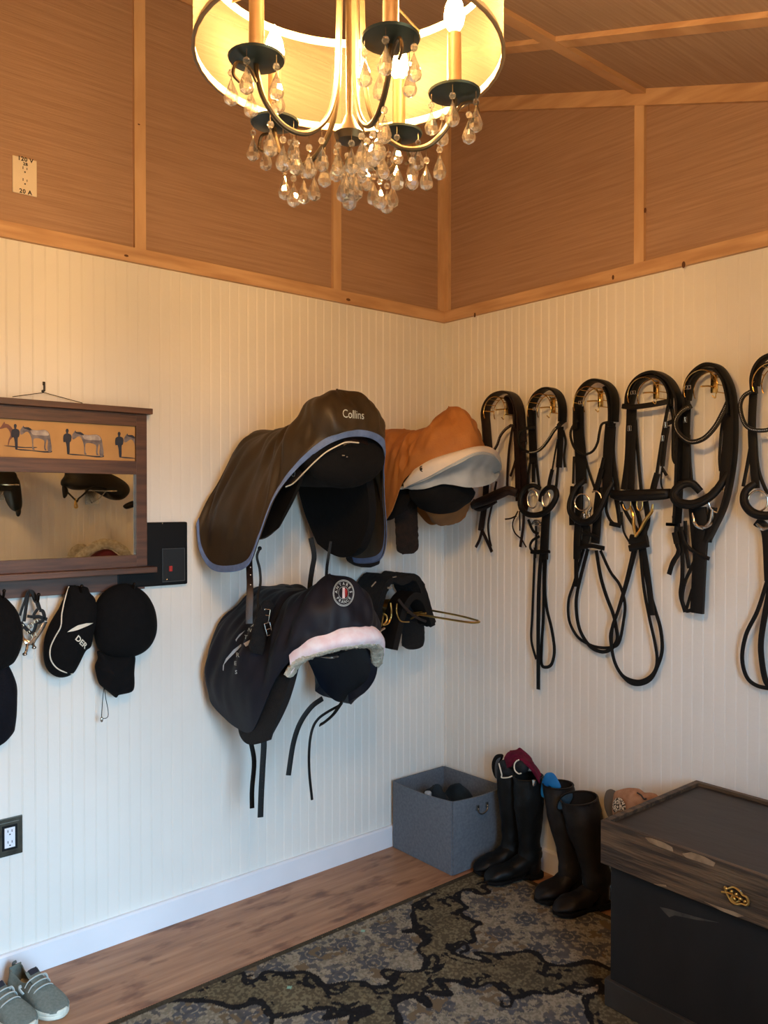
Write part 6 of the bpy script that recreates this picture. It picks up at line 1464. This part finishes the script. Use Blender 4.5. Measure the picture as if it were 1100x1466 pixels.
# ---------------------------------------------------------------- shoe behind the wooden chest, on a low stool
M_stool = mat('plain_stool_wood', (120, 92, 64), .6, var=.2, scale=6)
so = empty('step_stool', (-.12, -1.20, 0)); tag(so, 'low wooden stool behind the wooden chest holding the tan shoe', 'stool')
for n_, b_ in (('seat', box(-.20, -.03, -1.315, -1.10, .41, .435, .003)),): tpart(n_, b_, M_stool, so)
for x in (-.18, -.05):
    for y in (-1.295, -1.12): tpart('leg', box(x - .014, x + .014, y - .014, y + .014, .0005, .411, .002), M_stool, so)
M_shoe = mat('dusty_tan_suede', (178, 138, 112), .9, rgb2=(150, 112, 88), scale=30, spec=.2)
M_leop = mat('spotted_lining', (206, 196, 178), .8, rgb2=(40, 34, 30), scale=190, ramp=(.49, .51), detail=1)
M_heel = mat('taupe_sole', (92, 82, 72), .7, var=.15)
CS = lambda x, y, X: tuple(onX(850 + x * .14545, 1100 + y * .14545, X))
sh_ = empty('ankle_shoe', CS(300, 400, -.11)); tag(sh_, 'tan suede shoe with spotted lining lying on its side behind the wooden chest', 'shoe')
mb = MB(); mb.add(pillow([CS(*p, -.11) for p in ((205, 250), (260, 210), (350, 192), (440, 200), (490, 235), (560, 240), (620, 262), (640, 330), (560, 420), (400, 500), (250, 520), (190, 430))], (-1, -.1, .2), .045, .045, 8)); mb.build('upper', M_shoe, sh_)
mb = MB(); mb.add(pillow([CS(*p, -.125) for p in ((160, 205), (200, 215), (222, 260), (215, 340), (190, 420), (180, 500), (150, 480), (120, 400), (112, 310), (128, 230))], (-.6, .8, 0), .012, .02, 6)); mb.build('sole', M_heel, sh_)
mb = MB(); mb.add(pillow([CS(*p, -.158) for p in ((215, 300), (260, 290), (300, 330), (318, 390), (280, 440), (220, 450), (190, 400), (192, 340))], (-1, -.1, .2), .006, .006, 5)); mb.build('spotted_lining', M_leop, sh_)
mb = MB(); mb.add(tube([CS(*p, -.157) for p in ((430, 240), (470, 265), (495, 300), (520, 300))], .003, n=4)); mb.build('seam_notch', M_dbrown, sh_)

# ---------------------------------------------------------------- things on the wall behind the camera, seen only in the mirror
VM = lambda px, py, yr: (lambda p: (p.x, yr, p.z))(onY(px, py, -.048 - yr))
RV = YN
def rrack(x, z, lab, L=.42):
    mb = MB(); mb.add(box(x - .05, x + .05, RV + .001, RV + .006, z - .10, z + .03, .002)); r = mb.build('saddle_rack', M_steel, None, loc=(x, RV, z))
    mb = MB(); mb.add(tube([(x - .045, RV + .005, z), (x - .06, RV + .15, z), (x - .05, RV + L * .8, z - .003), (x, RV + L, z - .006), (x + .05, RV + L * .8, z - .003), (x + .06, RV + .15, z), (x + .045, RV + .005, z)], .0045, n=6)); mb.build('rail_loop', M_steel, r)
    mb = MB(); mb.add(tube([(x, RV + .005, z - .09), (x, RV + .14, z - .06), (x, RV + .28, z - .004)], .004, n=5)); mb.build('brace', M_steel, r); return tag(r, lab, 'saddle rack')
a = VM(140, 700, -2.95); rrack(a[0] + .05, a[2] - .01, 'wire rack on the rear wall under the black saddle seen in the mirror')
s5 = empty('hanging_saddle', (a[0], -2.98, a[2])); tag(s5, 'black saddle on the rear wall, reflected at the right of the mirror', 'saddle', 'saddles on the rear wall')
MP = lambda L, y: [VM(0 + x * .1909, 670 + yy * .1909, y) for x, yy in L]
mb = MB(); mb.add(pillow(MP([(500, -30), (640, -40), (800, 30), (900, 80), (960, 130), (968, 185), (920, 235), (850, 240), (806, 215), (800, 190), (740, 165), (650, 165), (560, 165), (500, 145), (465, 130), (462, 95), (490, 50)], -2.95), (0, 1, 0), .10, .14, 8)); mb.build('seat_and_flaps', M_black, s5)
mb = MB(); mb.add(pillow(MP([(468, 130), (505, 150), (510, 190), (490, 225), (472, 215)], -2.92), (0, 1, 0), .02, .02, 4)); mb.build('flap_tip', M_black, s5)
mb = MB(); mb.add(tube(MP([(505, 180), (540, 215), (565, 240), (575, 255), (590, 230), (625, 200), (660, 165), (710, 140), (800, 150)], -2.84), .006, n=5)); mb.build('breast_strap', M_bl, s5)
mb = MB(); mb.add(tube(MP([(565, 225), (566, 250), (560, 290), (570, 298), (580, 290), (566, 250)], -2.84), .006, n=4)); mb.build('brass_clip', M_gold, s5)
mb = MB(); mb.add(pillow(MP([(925, 280), (1000, 245), (1030, 280), (950, 308)], -2.9), (0, 1, 0), .02, .02, 4)); mb.build('strap_end', M_black, s5)
a = VM(5, 700, -2.95); rrack(a[0] + .02, a[2] + .03, 'wire rack on the rear wall reflected at the left edge of the mirror')
s6 = empty('hanging_saddle', (a[0], -2.98, a[2])); tag(s6, 'black saddle on the rear wall, reflected at the left edge of the mirror', 'saddle', 'saddles on the rear wall')
mb = MB(); mb.add(pillow(MP([(-120, -20), (90, 20), (130, 70), (150, 120), (165, 260), (150, 320), (110, 325), (80, 290), (40, 170), (0, 180), (-120, 150)], -2.95), (0, 1, 0), .07, .12, 8)); mb.build('seat_and_flaps', M_black, s6)
mb = MB(); mb.add(pillow(MP([(120, 320), (155, 310), (155, 345), (140, 365), (122, 355)], -2.92), (0, 1, 0), .012, .012, 4)); mb.build('flap_tip', M_black, s6)
p7 = empty('saddle_pad', MP([(780, 640)], -2.95)[0]); tag(p7, 'cream sheepskin pad with maroon centre, reflected at the bottom of the mirror', 'saddle pad')
mb = MB(); P_ = MP([(560, 720), (640, 640), (730, 580), (800, 568), (870, 585), (930, 630), (990, 720)], -2.90); mb.add(fuzz(sweep(resample(spline(P_, 6), .01), .07, .05, (0, 1, .2), 12, sq=.8), .006, 60)); mb.build('sheepskin_roll', M_wool, p7)
mb = MB(); mb.add(pillow(MP([(640, 740), (720, 650), (800, 608), (870, 640), (960, 740)], -2.92), (0, 1, 0), .03, .18, 5)); mb.build('maroon_pad', mat('maroon_pad_cloth', (104, 22, 34), .8, var=.2), p7)
mb = MB(); mb.add(fuzz(pillow(MP([(490, 740), (520, 620), (590, 570), (660, 590), (640, 660), (600, 740)], -3.1), (0, 1, 0), .02, .02, 5), .004, 50)); mb.build('under_pad', M_wool, p7)
